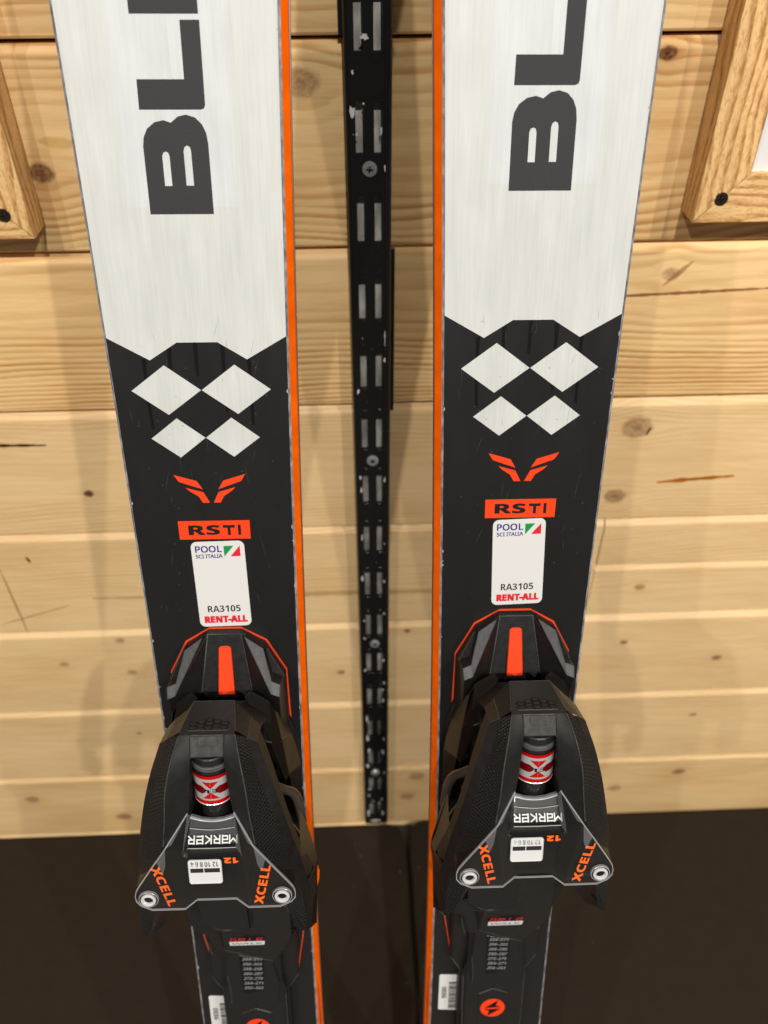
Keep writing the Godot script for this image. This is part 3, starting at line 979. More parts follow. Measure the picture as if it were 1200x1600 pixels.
func build_ski(called: String, side: int) -> void:
	# side -1: the left ski of the picture (its inner, orange edge is at u > 0); +1: the right one
	var inner := -float(side)
	var left := side < 0
	var o := thing(called, "white and black ski with orange inner edge standing left of the slotted rail" if left else "white and black ski with orange inner edge standing right of the slotted rail", "ski", "pair of skis against the wall")
	var turn := Vector3(-0.29525, -0.000115, -0.011184) if left else Vector3(-0.287688, 0.000141, -0.010291)
	var mid := Vector3(-0.080905, 0.510514, 0.224537) if left else Vector3(0.068572, 0.516786, 0.221764)
	o.rotation = turn
	o.position = mid + Vector3(0, Y0, 0) - o.basis.y * TAIL * 0.001
	var home := Vector3(0, TAIL, 0)
	org = home
	var ss := []
	var q := -TAIL
	while q < 821.0:
		ss.append(q)
		q += 20.0
	ss.append(821.5)
	# body: topsheet, slanting sidewalls, steel edges and running base
	for e in [-1.0, 1.0]:
		var wide := 3.65 if e == inner else 1.6
		var st := begin()
		strip(st, ss, func(s): return Vector3(e * (half(s) + 1.0), s, lift(s) - 0.5), func(s): return Vector3(e * (half(s) + wide), s, lift(s) - deep(s) * 0.42))
		strip(st, ss, func(s): return Vector3(e * (half(s) + wide), s, lift(s) - deep(s) * 0.42), func(s): return Vector3(e * (half(s) + wide), s, lift(s) - deep(s) + 1.6))
		var sw := put("sidewall", st.commit(), M.orange_side if e == inner else M.black_side, o)
		st = begin()
		strip(st, ss, func(s): return Vector3(e * half(s), s, lift(s)), func(s): return Vector3(e * (half(s) + 1.0), s, lift(s) - 0.5))
		put("metal_layer", st.commit(), M.titanal, sw)
		st = begin()
		strip(st, ss, func(s): return Vector3(e * (half(s) + wide + 0.45), s, lift(s) - deep(s) + 1.6), func(s): return Vector3(e * (half(s) + wide + 0.45), s, lift(s) - deep(s)))
		strip(st, ss, func(s): return Vector3(e * (half(s) + wide), s, lift(s) - deep(s) + 1.6), func(s): return Vector3(e * (half(s) + wide + 0.45), s, lift(s) - deep(s) + 1.6))
		put("steel_edge", st.commit(), M.steel, o)
		# nicks along the rim
		st = begin()
		for k in 9:
			var s0 := rng.randf_range(-320, 300)
			var b := half(s0)
			var l := rng.randf_range(0.6, 3.5)
			var d := rng.randf_range(0.3, 0.9)
			plate(pv([e * b, s0, e * (b - d), s0 + l * 0.4, e * (b - d * 0.4), s0 + l, e * b, s0 + l * 0.8]), -0.1, 0.07, 0.0, Transform3D.IDENTITY, st)
		stuff(put("nicks", st.commit(), M.scratch, sw))
		if e == inner:
			st = begin()
			strip(st, [-350.0, -331.0, -318.0, -300.0, -287.0], func(s): return Vector3(e * (half(s) + 2.3), s, -2.2 + 0.12), func(s): return Vector3(e * (half(s) + 2.3 + 0.5 * sin(PI * clampf((s + 350.0) / 63.0, 0.02, 0.98))), s, -2.75 + 0.12))
			put("scuff", st.commit(), M.ink, sw)
	var st2 := begin()
	strip(st2, ss, func(s): return Vector3(-half(s) - 1.6, s, lift(s) - deep(s)), func(s): return Vector3(half(s) + 1.6, s, lift(s) - deep(s)))
	put("running_base", st2.commit(), M.base, o)
	st2 = begin()
	strip(st2, ss, func(s): return Vector3(-half(s), s, lift(s)), func(s): return Vector3(half(s), s, lift(s)))
	var top := put("black_topsheet", st2.commit(), M.black_sheet, o)
	# the white field with its notched lower rim
	var W := -0.12
	st2 = begin()
	var ws := [140.0]
	while ws[-1] < 812.0:
		ws.append(ws[-1] + 14.0)
	strip(st2, ws, func(s): return Vector3(-half(s) - W, s, lift(s) + 0.06), func(s): return Vector3(half(s) + W, s, lift(s) + 0.06))
	var b0 := half(131.5) + W
	var b1 := half(140.0) + W
	plate(pv([-b1, 140, -b0, 131.5, -21.6, 121.4, -9, 129.2, 9, 129.2, 21.6, 121.4, b0, 131.5, b1, 140]), -0.05, 0.06, 0.0, Transform3D.IDENTITY, st2)
	var white := put("white_topsheet", st2.commit(), M.white, o)
	st2 = begin()
	plate(pv([-23.0, 185, 22.4, 185, 23.6, 400, 22, 680, -22, 680, -24.6, 400]), 0.0, 0.1, 0.0, Transform3D.IDENTITY, st2)
	put("middle_band", st2.commit(), M.white_panel, white)
	# large letters, reading upwards: B L I Z Z A R D, each about 26 wide across the ski
	var letters := [
		[[12.1, 182.6, 12.1, 209.3, 11.6, 213.2, 10.2, 216.4, 7.6, 218.9, 4.1, 219.9, 0.8, 219.2, -2.1, 217.0, -5.0, 217.9, -8.6, 217.2, -11.8, 214.9, -13.5, 211.8, -14.1, 208.4, -14.1, 182.6, -5.43, 182.6, -5.43, 193.5, -6.9, 193.5, -6.9, 204.6, -6.4, 206.0, -5.3, 206.5, -4.3, 206.0, -3.9, 204.6, -3.9, 193.5, -5.4, 193.5, -5.4, 182.6, 3.39, 182.6, 3.39, 193.6, 1.9, 193.6, 1.9, 206.6, 2.4, 208.1, 3.5, 208.7, 4.6, 208.1, 4.95, 206.6, 4.95, 193.6, 3.42, 193.6, 3.42, 182.6]],
		[[-14.1, 221.7, 10.4, 221.7, 11.6, 222.2, 12.1, 223.4, 12.4, 252.6, 4.9, 252.6, 4.7, 232.4, -13.9, 232.4]],
		[[-14.1, 254.6, 12.2, 254.6, 12.2, 264.6, -14.1, 264.6]],
		[[-14.1, 267, -6.5, 267, 5, 283, 5, 267, 12.2, 267, 12.2, 297, 5.5, 297, -7, 280, -7, 297, -14.1, 297]],
		[[-14.1, 300, -6.5, 300, 5, 316, 5, 300, 12.2, 300, 12.2, 330, 5.5, 330, -7, 313, -7, 330, -14.1, 330]],
		[[12.2, 332, -14.1, 344, -14.1, 354, 12.2, 366, 12.2, 357, 6, 354, 6, 344, 12.2, 341], [-5.5, 349, 1, 346, 1, 352]],
		[[12.2, 369, 12.2, 378, 2, 378, 2, 383, 12.2, 393, 12.2, 403, 1, 392, -6, 398, -14.1, 392, -14.1, 369]],
		[[12.2, 406, 12.2, 424, 7, 434, -8, 434, -14.1, 424, -14.1, 406]],
	]
	for k in letters.size():
		put("letter", plate(pv(letters[k][0]), 0.02, 0.22).commit(), M.ink, white)
	# the four diamonds
	for d in [[[-31.4, 107.6, -15.7, 119.1, -0.15, 107.6, -15.8, 96.2]], [[31.4, 107.6, 15.7, 119.1, 0.15, 107.6, 15.8, 96.2]], [[-25, 84.9, -12.5, 94.5, -0.12, 85.0, -12.4, 75.5]], [[25, 84.9, 12.5, 94.5, 0.12, 85.0, 12.4, 75.5]]]:
		put("diamond", plate(pv(d[0]), -0.05, 0.06).commit(), M.white, top)
	# thin glossy bars behind the diamonds
	for d in [[-25.2, 121.7, -23.2, 122.6, -23.6, 112.6, -25.0, 111.6], [-13.6, 126.4, -11.6, 127.6, -12.0, 117.0, -13.6, 117.6], [-1.9, 129.0, 0.1, 129.0, -0.4, 114.2, -1.7, 114.2], [10.0, 128.4, 12.0, 127.4, 11.6, 116.6, 10.2, 115.4], [21.5, 121.6, 23.4, 122.4, 23.2, 114.0, 21.6, 115.2], [-25.1, 103.2, -23.6, 101.8, -22.9, 89.4, -24.4, 89.4], [21.6, 100.4, 23.2, 101.8, 23.1, 90.6, 21.8, 91.0], [10.2, 99.8, 11.8, 98.9, 11.5, 96.8, 10.4, 97.4]]:
		put("gloss_bar", plate(pv(d), -0.05, 0.04).commit(), M.gloss_bar, top)
	# the winged emblem
	for m in [-1.0, 1.0]:
		for d in [[-16.9, 66.8, -6.3, 63.6, -3.7, 59.3, -14.7, 63.3], [-11.8, 60.2, -3.6, 57.8, -0.9, 52.4, -4.2, 52.4, -6.0, 55.7, -10.0, 58.4]]:
			var p := pv(d)
			for i in p.size(): p[i].x *= m
			put("emblem_feather", plate(p, -0.05, 0.05).commit(), M.orange, top)
	var badge := put("model_badge", plate(pv([-17.3, 42.9, 17.3, 42.9, 17.2, 33.1, -17.2, 33.1]), -0.05, 0.06).commit(), M.orange, top)
	put("lettering", heavy("RS", 15.2, 5.2, 0.16, at(-12.6, 35.4, 0.05)).commit(), M.black_sheet, badge)
	put("lettering", strokes("TI", 10.6, 4.6, 1.45, at(4.6, 35.6, 0.05), 0.05).commit(), M.black_sheet, badge)
	# scratches
	var sc := begin()
	for k in 70:
		var s0 := rng.randf_range(-10, 130)
		var u0 := rng.randf_range(-33, 33)
		var l := rng.randf_range(0.6, 2.2) if k % 3 else rng.randf_range(4.0, 16.0)
		var tn := rng.randf_range(20, 160) if k % 3 else rng.randf_range(70, 110)
		var th := rng.randf_range(0.05, 0.13) if k % 3 else 0.05
		plate(pv([0, 0, l * 0.5, -th, l, 0, l * 0.5, th]), 0.0, 0.075, 0.0, at(u0, s0, 0, tn), sc)
	stuff(put("scratches", sc.commit(), M.scuff, top))
	rental_sticker(o, at(1.05, 7.9, 0, 1.0) if left else at(0.75, 8.3, 0, 1.7))
	var lab := put("barcode_label", plate(pv([-31.0, -291.6, -18.9, -292.4, -19.2, -326.4, -31.4, -325.4, -32.2, -324.6, -31.9, -292.5]), 0.0, 0.14).commit(), M.sticker, o)
	var bars := begin()
	var at_s := -299.0
	for k in 22:
		var tk := [0.4, 0.8, 0.4, 1.3, 0.6][(k * 7 + 3) % 5] as float
		plate(rect(-25.6, at_s - tk, -19.3, at_s), 0.1, 0.17, 0.0, Transform3D.IDENTITY, bars)
		at_s -= tk + [0.4, 0.7, 0.35][(k * 5) % 3]
	stuff(put("bars", bars.commit(), M.text_black, lab))
	put("lettering", text("0886", 11.0, 3.4, 0.05, at(-30.3, -303.5, 0.12, -90)).commit(), M.text_black, lab)
	org = home + Vector3(0.8, 0.9 if left else -0.9, 0)
	binding(o, inner)
	org = Vector3.ZERO


func rental_sticker(o: Node3D, x: Transform3D) -> void:
	var s := put("rental_sticker", plate(rounded(-13.1, -24.0, 13.1, 24.0, 3.0), 0.0, 0.16, 0.05, x).commit(), M.sticker, o)
	var z := at(0, 0, 0.13)
	put("lettering", heavy("POOL", 13.0, 3.6, 0.12, x * z * at(-11.1, 18.1, 0), false).commit(), M.blue, s)
	put("lettering", heavy("SCI ITALIA", 13.2, 2.1, 0.07, x * z * at(-11.2, 15.0, 0), false).commit(), M.blue, s)
	put("green_corner", plate(pv([2.9, 21.4, 7.9, 21.4, 2.9, 15.6]), 0.1, 0.19, 0.0, x).commit(), M.green, s)
	put("red_corner", plate(pv([10.9, 21.4, 10.9, 15.6, 5.9, 15.6]), 0.1, 0.19, 0.0, x).commit(), M.red, s)
	put("lettering", text("RA3105", 16.6, 3.7, 0.06, x * z * at(-8.4, -15.6, 0)).commit(), M.text_black, s)
	var t := heavy("RENT-ALL", 21.8, 4.0, 0.24, x * z * at(-10.6, -21.9, 0))
	put("lettering", t.commit(), M.red, s)


func V(a: float, b: float, c: float) -> Vector3:
	return Vector3(a, b, c)


func binding(o: Node3D, inner: float) -> void:
	# --- plate on the ski that carries everything
	var carrier := put("binding_plate", plate(pv([-26.8, -60, 26.8, -60, 27, -205, 26.9, -265, 20.6, -276.5, 20.2, -700, -21.2, -700, -21.4, -276.5, -27.0, -265, -27.0, -205]), 0.02, 8.0, 1.2).commit(), M.plastic, o)
	put("upper_plate", plate(pv([-17.2, -60, 17.2, -60, 17.2, -262, 19.4, -272, 18.9, -700, -18.9, -700, -19.6, -272, -17.2, -262]), 8.0, 14.6, 2.2).commit(), M.plastic, carrier)
	put("number_block", plate(pv([-14.6, -278.8, -9.1, -275.1, 0.1, -279.9, 9.5, -275.2, 15.0, -279.6, 16.2, -262, 13.2, -246, 14.8, -236, -13.6, -219, -15.4, -253]), 12.0, 16.4, 0.9).commit(), M.plastic, carrier)
	var ridge := begin()
	for r in [[-14.6, -278.8, -9.1, -275.1], [-9.1, -275.1, 0.1, -279.9], [0.1, -279.9, 9.5, -275.2], [9.5, -275.2, 15.0, -279.6], [0.1, -279.9, 0.0, -285.4]]:
		var a := Vector2(r[0], r[1])
		var b := Vector2(r[2], r[3])
		var g := (b - a).normalized().orthogonal() * 0.28
		plate(PackedVector2Array([a - g, b - g, b + g, a + g]), 14.0, 15.1, 0.2, Transform3D.IDENTITY, ridge)
	stuff(put("moulded_ridges", ridge.commit(), M.plastic, carrier))
	var numbers := put("size_table", plate(pv([-7.0, -236, 7.8, -240, 6.4, -265.5, 5.2, -267.2, -5.0, -270.2, -6.2, -268.8]), 16.0, 16.55, 0.15).commit(), M.gloss_bar, carrier)
	var tx := begin()
	var rows := ["256\u2013263", "264\u2013271", "272\u2013279", "280\u2013287", "288\u2013295", "296\u2013303", "304\u2013311"]
	for k in 7:
		text(rows[k], 11.4, 2.3, 0.05, Transform3D(Basis(), V(0.25 - 5.9 + 0.06 * k, -265.2 + 4.15 * k, 16.54)) * at(0, 0, 0, -3.0), true, 0.2, tx)
	put("lettering", tx.commit(), M.text_grey, numbers)
	put("emblem_frame", plate(pv([-9.4, -289.8, -0.2, -285.4, 9.4, -289.8, 9.4, -330, -9.4, -330]), 14.0, 15.0, 0.4).commit(), M.plastic, carrier)
	var em := put("round_emblem", plate(disc(0.1, -303.3, 7.9, 8.2), 14.8, 15.25, 0.1).commit(), M.orange, carrier)
	var bolt := begin()
	for p in [[0.42, 0.90, -0.70, 0.03, 0.0, 0.07, 0.74, 0.12, 0.27, 0.30], [-0.42, -0.90, 0.70, -0.09, 0.0, -0.12, -0.76, -0.10, -0.27, -0.32]]:
		var pp := pv(p)
		for i in pp.size(): pp[i] = Vector2(0.1, -303.3) + pp[i] * Vector2(7.6, 7.9)
		plate(pp, 15.0, 15.32, 0.0, Transform3D.IDENTITY, bolt)
	put("lightning_mark", bolt.commit(), M.pit, em)
	# --- sole carriage and gliding plate
	var carriage := put("sole_carriage", plate(pv([-35.5, -120, 35.5, -120, 36, -189, 33, -204, 28.5, -210.5, 24, -213, 21, -228, -21, -228, -24, -213, -28.5, -210.5, -33.5, -203, -36, -189]), 8.0, 22.5, 2.5).commit(), M.plastic, o)
	put("glide_plate", facets([[V(-12, -199, 29.5), V(4.8, -197.2, 29.8), V(4.8, -170, 33), V(27, -170, 33), V(27, -207, 27.5), V(21, -224, 23), V(13.6, -238, 19), V(-13.1, -221.7, 23.6)], [V(-12, -199, 29.5), V(-13.1, -221.7, 23.6), V(-17.3, -224, 17), V(-17.3, -207.7, 21.3)], [V(-17.3, -207.7, 21.3), V(-12, -199, 29.5), V(-12, -186, 31), V(-24, -196, 24)], [V(-13.1, -221.7, 23.6), V(13.6, -238, 19), V(13.6, -239.5, 13), V(-13.1, -223.5, 13)], [V(27, -207, 27.5), V(21, -224, 23), V(22, -226, 15), V(30, -209, 18)], [V(21, -224, 23), V(13.6, -238, 19), V(13.6, -239.5, 13), V(22, -226, 15)]], 0.7).commit(), M.plastic, carriage)
	put("glide_pad", facets([[V(-14, -196, 31.5), V(4.0, -196.6, 32.4), V(4.0, -150, 38), V(-24, -150, 36), V(-22, -190, 31)], [V(4.0, -196.6, 32.4), V(-14, -196, 31.5), V(-14, -198.5, 28), V(4.2, -198.5, 28)], [V(4.0, -196.6, 32.4), V(4.0, -150, 38), V(4.4, -150, 30), V(4.2, -198.5, 28)]], 0.6).commit(), M.plastic, carriage)
	var worn := begin()
	for ln in [[V(-13.1, -221.9, 23.7), V(13.6, -238.2, 19.1)], [V(-17.3, -207.9, 21.4), V(-12, -199.2, 29.6), V(4.8, -197.3, 29.9)], [V(-20.5, -277.0, 8.1), V(-27.0, -265.2, 7.2)], [V(26.9, -265.2, 7.2), V(20.7, -276.6, 7.6)], [V(19.0, -273, 14.0), V(18.9, -345, 14.0)], [V(-19.4, -273, 14.0), V(-18.9, -345, 14.0)], [V(-15.2, -254, 16.0), V(-14.0, -270, 16.2), V(-14.5, -278.6, 16.2)], [V(-24, -213.2, 22.0), V(-21, -228.2, 21.6)]]:
		for i in ln.size() - 1:
			var a: Vector3 = ln[i]
			var b: Vector3 = ln[i + 1]
			var g := (b - a).cross(V(0, 0.3, 1)).normalized() * 0.22
			var n := V(0, 0.3, 0.95)
			quad(worn, a - g + n * 0.25, b - g + n * 0.25, b + g + n * 0.25, a + g + n * 0.25, n)
	stuff(put("worn_and_lit_edges", worn.commit(), M.rubbed, carriage))
	# the badge on the gliding plate
	var gx := Transform3D(Basis(V(1, 0, 0), V(0, 1, 0.30).normalized(), V(0, -0.30, 1).normalized()), V(-9.0, -214.2, 27.1))
	var gb := put("badge", plate(pv([0, 0.1, 0.5, 0, 19.3, 0, 19.9, 0.4, 20.3, 4.1, 0, 4.1]), -0.3, 0.12, 0.0, gx).commit(), M.print_white, carriage)
	put("lettering", text("WALK", 17.6, 2.2, 0.05, gx * at(0.9, 1.2, 0.1), false, 0.3).commit(), M.text_black, gb)
	put("lettering", strokes("GRIP", 18.6, 4.4, 0.62, gx * Transform3D(Basis(V(1, 0, 0), V(0.22, 1, 0), V(0, 0, 1)), V(0.3, 4.9, 0.1)), 0.06).commit(), M.red, gb)
	# --- printed line round the foot of the front cover
	var lines := begin()
	for m in [-1.0, 1.0]:
		var p := [Vector2(0, -17.6), Vector2(7.9, -17.6), Vector2(20.9, -25.4), Vector2(30.4, -43.6), Vector2(31.3, -81.5), Vector2(31.0, -238), Vector2(26.6, -269)]
		for i in p.size() - 1:
			var w0 := 1.25 - 0.13 * i
			var w1 := 1.25 - 0.13 * (i + 1)
			var a: Vector2 = p[i]
			var b: Vector2 = p[i + 1]
			var n0: Vector2 = ((b - a).orthogonal() if i == 0 else ((b - a).normalized() + (a - p[i - 1]).normalized()).orthogonal()).normalized()
			var n1: Vector2 = ((b - a).orthogonal() if i == p.size() - 2 else ((p[i + 2] - b).normalized() + (b - a).normalized()).orthogonal()).normalized()
			var pl := PackedVector2Array([a, b, b - n1 * w1, a - n0 * w0])
			if n0.y < 0 or n0.x < 0: pl = PackedVector2Array([a, b, b + n1 * w1, a + n0 * w0])
			for k in 4: pl[k].x *= m
			plate(pl, 0.0, 0.12, 0.0, Transform3D.IDENTITY, lines)
	put("outline_print", lines.commit(), M.orange_line, o)
	# --- front cover
	var cover := put("front_cover", facets([[V(-8.6, -19, 4.4), V(8.6, -19, 4.4), V(13, -50, 10.5), V(9, -54.5, 11.3), V(-9, -54.5, 11.3), V(-13, -50, 10.5)]] + both([
		[V(8.6, -19, 4.4), V(13, -50, 10.5), V(24, -44, 21.9)], [V(8.6, -19, 4.4), V(24, -44, 21.9), V(10.6, -19.2, 7.4)],
		[V(0, -18.4, 0.6), V(8.4, -18.4, 0.6), V(8.6, -19, 4.4), V(0, -19, 4.4)], [V(8.4, -18.4, 0.6), V(8.6, -19, 4.4), V(10.6, -19.2, 7.4), V(11.4, -20.2, 0.6)],
		[V(10.6, -19.2, 7.4), V(19.8, -25.6, 8.7), V(20.4, -26.2, 5.6), V(11.4, -20.2, 0.6)], [V(11.4, -20.2, 0.6), V(20.4, -26.2, 5.6), V(21.6, -27.4, 5.4), V(20.4, -26.4, 0.6)],
		[V(19.8, -25.6, 8.7), V(24, -40, 16.8), V(23.6, -40.5, 8.0), V(20.4, -26.2, 5.6)], [V(24, -40, 16.8), V(28.4, -41.2, 18.2), V(29.2, -44.3, 6.5), V(23.6, -40.5, 8.0)],
		[V(20.4, -26.2, 5.6), V(23.6, -40.5, 8.0), V(29.2, -44.3, 6.5), V(30.0, -43.8, 5.4), V(21.6, -27.4, 5.4)], [V(21.6, -27.4, 5.4), V(30.0, -43.8, 5.4), V(29.9, -44.2, 0.6), V(20.4, -26.4, 0.6)],
		[V(28.4, -41.2, 18.2), V(28, -46.2, 21.4), V(27.2, -80, 12), V(29.6, -80, 5), V(29.2, -44.3, 6.5)], [V(29.2, -44.3, 6.5), V(29.6, -80, 5), V(30.4, -80, 0.6), V(29.9, -44.2, 0.6), V(30.0, -43.8, 5.4)],
		[V(24, -44, 21.9), V(28, -46.2, 21.4), V(27.2, -80, 12), V(16, -66, 11), V(13, -50, 10.5)]]), 0.55).commit(), M.plastic, o)
	var ce := begin()  # pale lines: rubbed edges, with edge highlights painted in
	for m in [1.0, -1.0]:
		for ln in [[V(8.6, -19, 4.5), V(13, -50, 10.6)], [V(10.6, -19.2, 7.6), V(24, -44, 22.1)], [V(19.8, -25.6, 8.9), V(24, -40, 17.0)], [V(29.2, -44.3, 6.6), V(21.6, -27.4, 5.5)], [V(28.4, -41.2, 18.4), V(28, -46.2, 21.6)]]:
			var a: Vector3 = ln[0] * V(m, 1, 1)
			var b: Vector3 = ln[1] * V(m, 1, 1)
			var n := V(0, 0.35, 0.93)
			var g := (b - a).cross(n).normalized() * 0.13
			quad(ce, a - g + n * 0.12, b - g + n * 0.12, b + g + n * 0.12, a + g + n * 0.12, n)
	stuff(put("worn_and_lit_edges", ce.commit(), M.rubbed, cover))
	for m in [1.0, -1.0]:
		var f := [[V(10.6, -19.2, 7.5), V(19.8, -25.6, 8.8), V(24, -40, 16.9), V(24, -44, 22.0)], [V(24, -40, 16.9), V(28.4, -41.2, 18.3), V(28, -46.2, 21.5), V(24, -44, 22.0)]]
		put("side_panel", facets(f if m > 0 else flip(f), 0.4).commit(), M.grey, cover)
	var tilt := atan2(5.75, 25.6)
	var sx := Transform3D(Basis(V(1, 0, 0), V(0, cos(tilt), -sin(tilt)), V(0, sin(tilt), cos(tilt))), V(-0.25, -51.2, 11.0))
	put("orange_strip", plate(pv([-4.2, 0.4, -3.8, 0, 3.8, 0, 4.3, 0.4, 3.3, 25.4, 1.8, 26.3, -1.5, 26.3, -2.9, 25.4]), -0.4, 0.75, 0.35, sx).commit(), M.orange, cover)
	put("strip_groove", plate(pv([-5.0, -0.9, 5.0, -0.9, 3.8, 26.0, 2.0, 27.2, -1.7, 27.2, -3.5, 26.0]), -0.4, 0.12, 0.05, sx).commit(), M.pit, cover)
	# --- toe piece
	var toe := put("toe_piece", facets([[V(-9.4, -32, 43), V(9.4, -32, 43), V(12.4, -33.6, 63.5), V(-12.4, -33.6, 63.5)], [V(-9.4, -32, 43), V(9.4, -32, 43), V(9.4, -36, 40.5), V(-9.4, -36, 40.5)], [V(-9.4, -36, 40.5), V(9.4, -36, 40.5), V(12, -46, 24), V(-12, -46, 24)],
		[V(-12.4, -33.6, 63.5), V(12.4, -33.6, 63.5), V(12.4, -33.9, 65.6), V(-12.4, -33.9, 65.6)], [V(-7.4, -33.9, 65.6), V(7.4, -33.9, 65.6), V(7.2, -42.5, 70.5), V(-7.2, -42.5, 70.5)], [V(-7.2, -42.5, 70.5), V(7.2, -42.5, 70.5), V(7.2, -44.0, 60), V(-7.2, -44.0, 60)]]
		+ both([[V(9.4, -32, 43), V(12.4, -33.6, 63.5), V(18, -36, 65.3), V(17.6, -38, 48), V(13.4, -38, 41)], [V(18, -36, 65.3), V(22.2, -40, 63.5), V(22, -43, 48), V(17.6, -38, 48)], [V(13.4, -38, 41), V(17.6, -38, 48), V(22, -43, 48), V(23, -52, 30), V(16, -48, 26)], [V(9.4, -36, 40.5), V(9.4, -32, 43), V(13.4, -38, 41), V(16, -48, 26), V(12, -46, 24)]]), 0.8).commit(), M.plastic, o)
	var te := begin()  # worn edges of the nose, drawn pale to paint in their highlights too
	for ln in [[V(-9.4, -32, 43.1), V(9.4, -32, 43.1)], [V(9.4, -32, 43), V(12.4, -33.6, 63.5)], [V(-9.4, -32, 43), V(-12.4, -33.6, 63.5)], [V(22.2, -40, 63.6), V(18, -36, 65.4)], [V(-22.2, -40, 63.6), V(-18, -36, 65.4)], [V(18, -36, 65.3), V(17.6, -38, 48)], [V(-18, -36, 65.3), V(-17.6, -38, 48)]]:
		var a: Vector3 = ln[0]
		var b: Vector3 = ln[1]
		var n := V(0.25 * signf(a.x + b.x), 0.8, 0.5).normalized()
		var g := (b - a).cross(n).normalized() * 0.14
		quad(te, a - g + n * 0.2, b - g + n * 0.2, b + g + n * 0.2, a + g + n * 0.2, n)
	stuff(put("worn_and_lit_edges", te.commit(), M.rubbed, toe))
	put("toe_light_block", box(begin(), V(-21.5, -150, 8), V(21.5, -57, 45), 1.5).commit(), M.pit, toe)  # hidden black block added to stop light inside the toe piece
	# the pad with its honeycomb cells
	var px := Transform3D(Basis(V(1, 0, 0), V(0, 1.6, -20.5).normalized() * -1.0, V(0, 20.5, 1.6).normalized()), V(0, -33.35, 58.6))
	px.basis.y = px.basis.z.cross(px.basis.x)
	var pad := put("honeycomb_pad", plate(pv([-10.2, -3.6, -9.0, -4.6, 9.0, -4.6, 10.2, -3.6, 8.2, 3.4, 6.4, 4.6, -6.4, 4.6, -8.2, 3.4]), -0.6, 0.35, 0.3, px).commit(), M.plastic, toe)
	var cells := begin()
	var grooves := begin()
	for c in range(-2, 3):
		for r in range(-1, 2):
			var cx := c * 3.55
			var cy := r * 2.62 + (1.31 if c & 1 else 0.0)
			if absf(cy) > 3.3 or (absi(c) == 2 and r != 0 and cy > 2.0): continue
			var hx := PackedVector2Array()
			var hi := PackedVector2Array()
			for i in 6:
				hx.append(Vector2(cx + 2.3 * cos(TAU * i / 6), cy + 1.47 * sin(TAU * i / 6)))
				hi.append(Vector2(cx + 1.75 * cos(TAU * i / 6), cy + 0.98 * sin(TAU * i / 6)))
			plate(hx, 0.2, 0.42, 0.0, px, grooves)
			plate(hi, 0.3, 0.56, 0.1, px, cells)
	stuff(put("cell_grooves", grooves.commit(), M.pit, pad))
	stuff(put("cells", cells.commit(), M.arm, pad))
	put("pad_groove", plate(pv([-11.2, -4.0, -9.6, -5.4, 9.6, -5.4, 11.2, -4.0, 9.0, 4.0, 7.0, 5.4, -7.0, 5.4, -9.0, 4.0]), -0.5, 0.08, 0.02, px).commit(), M.pit, toe)
	# the rubbed patch on the bridge
	var bt := atan2(4.9, 8.6)
	var bx := Transform3D(Basis(V(1, 0, 0), V(0, cos(bt), -sin(bt)), V(0, sin(bt), cos(bt))), V(0, -42.5, 70.5))
	put("bridge_face", plate(pv([-7.4, 0.2, 7.4, 0.2, 7.6, 9.6, -7.6, 9.6]), -0.6, 0.4, 0.35, bx).commit(), M.rubbed, toe)
	put("rubbed_patch", plate(rounded(-4.3, 5.0, 4.9, 9.4, 1.0), 0.2, 0.62, 0.2, bx).commit(), M.rubbed, toe)
	# arms: line by line (window rim, inner crease, outer crease, outline, foot)
	var R := [V(12.4, -33.9, 65.6), V(15.0, -41, 74), V(17.6, -53, 80), V(18.8, -66, 82.4), V(20.4, -80, 84.0), V(32.4, -104, 81.5), V(31.8, -126, 77.2), V(36.4, -147, 73.2)]
	var C := [V(18.0, -36, 65.3), V(20.4, -43.5, 70.2), V(23.2, -53, 73), V(27.6, -68, 75), V(31.8, -84, 75.5), V(36.6, -106, 74), V(39.6, -128, 72.3), V(40.3, -151.2, 72)]
	var O := [V(22.2, -40, 63.5), V(24.0, -45, 66.3), V(26.8, -53, 68.8), V(30.6, -67, 70.6), V(34.4, -84, 70.3), V(38.6, -104, 68.6), V(42.4, -128, 66), V(42.2, -153, 66.5)]
	var F := [V(22, -43, 52), V(24.2, -47.5, 55), V(27.2, -56, 58.5), V(30.9, -70, 61), V(34.8, -89, 60.5), V(38.9, -108, 58), V(43.6, -140, 46), V(42.0, -181, 42)]
	var Wn := [V(7.4, -33.9, 65.6), V(7.2, -42.5, 70.5), V(8.2, -54, 72.5), V(9.3, -67, 73.6), V(10.6, -78, 73.0)]
	var Wd := [V(7.4, -40, 58), V(7.4, -44, 54), V(8.4, -54, 50), V(9.4, -67, 48), V(10.6, -78, 48)]
	for m in [1.0, -1.0]:
		put("arm", loft([O, F], 0.7, 6, m, loft([C, O], 0.0, 6, m)).commit(), M.arm, toe)
		put("arm_inner_face", loft([Wd, Wn, R.slice(0, 5)], 0.6, 6, m).commit(), M.arm, toe)
		put("grip_strip", loft([R, C], 0.0, 6, m).commit(), M.grip, toe)
		# round the two creases with thin beads so that they catch the light
		put("crease", tube(R.slice(0, 5), 0.42, 5, 6, m).commit(), M.rubbed, toe)
		put("wing_end", facets([[V(36.4 * m, -147, 73.1), V(40.3 * m, -151.2, 72), V(33 * m, -143, 69), V(27 * m, -132, 70), V(29 * m, -119, 79), V(31.8 * m, -126, 77.0)], [V(40.3 * m, -151.2, 72), V(42 * m, -181, 42), V(34 * m, -168, 44), V(28 * m, -140, 60), V(33 * m, -142, 70)]], 0.5).commit(), M.satin, toe)
	# --- spring drum in the window, axis along the ski
	var dx := Transform3D(Basis(V(1, 0, 0), V(0, -1, 0), V(0, 0, -1)), V(0.2, -43.5, 62.4))
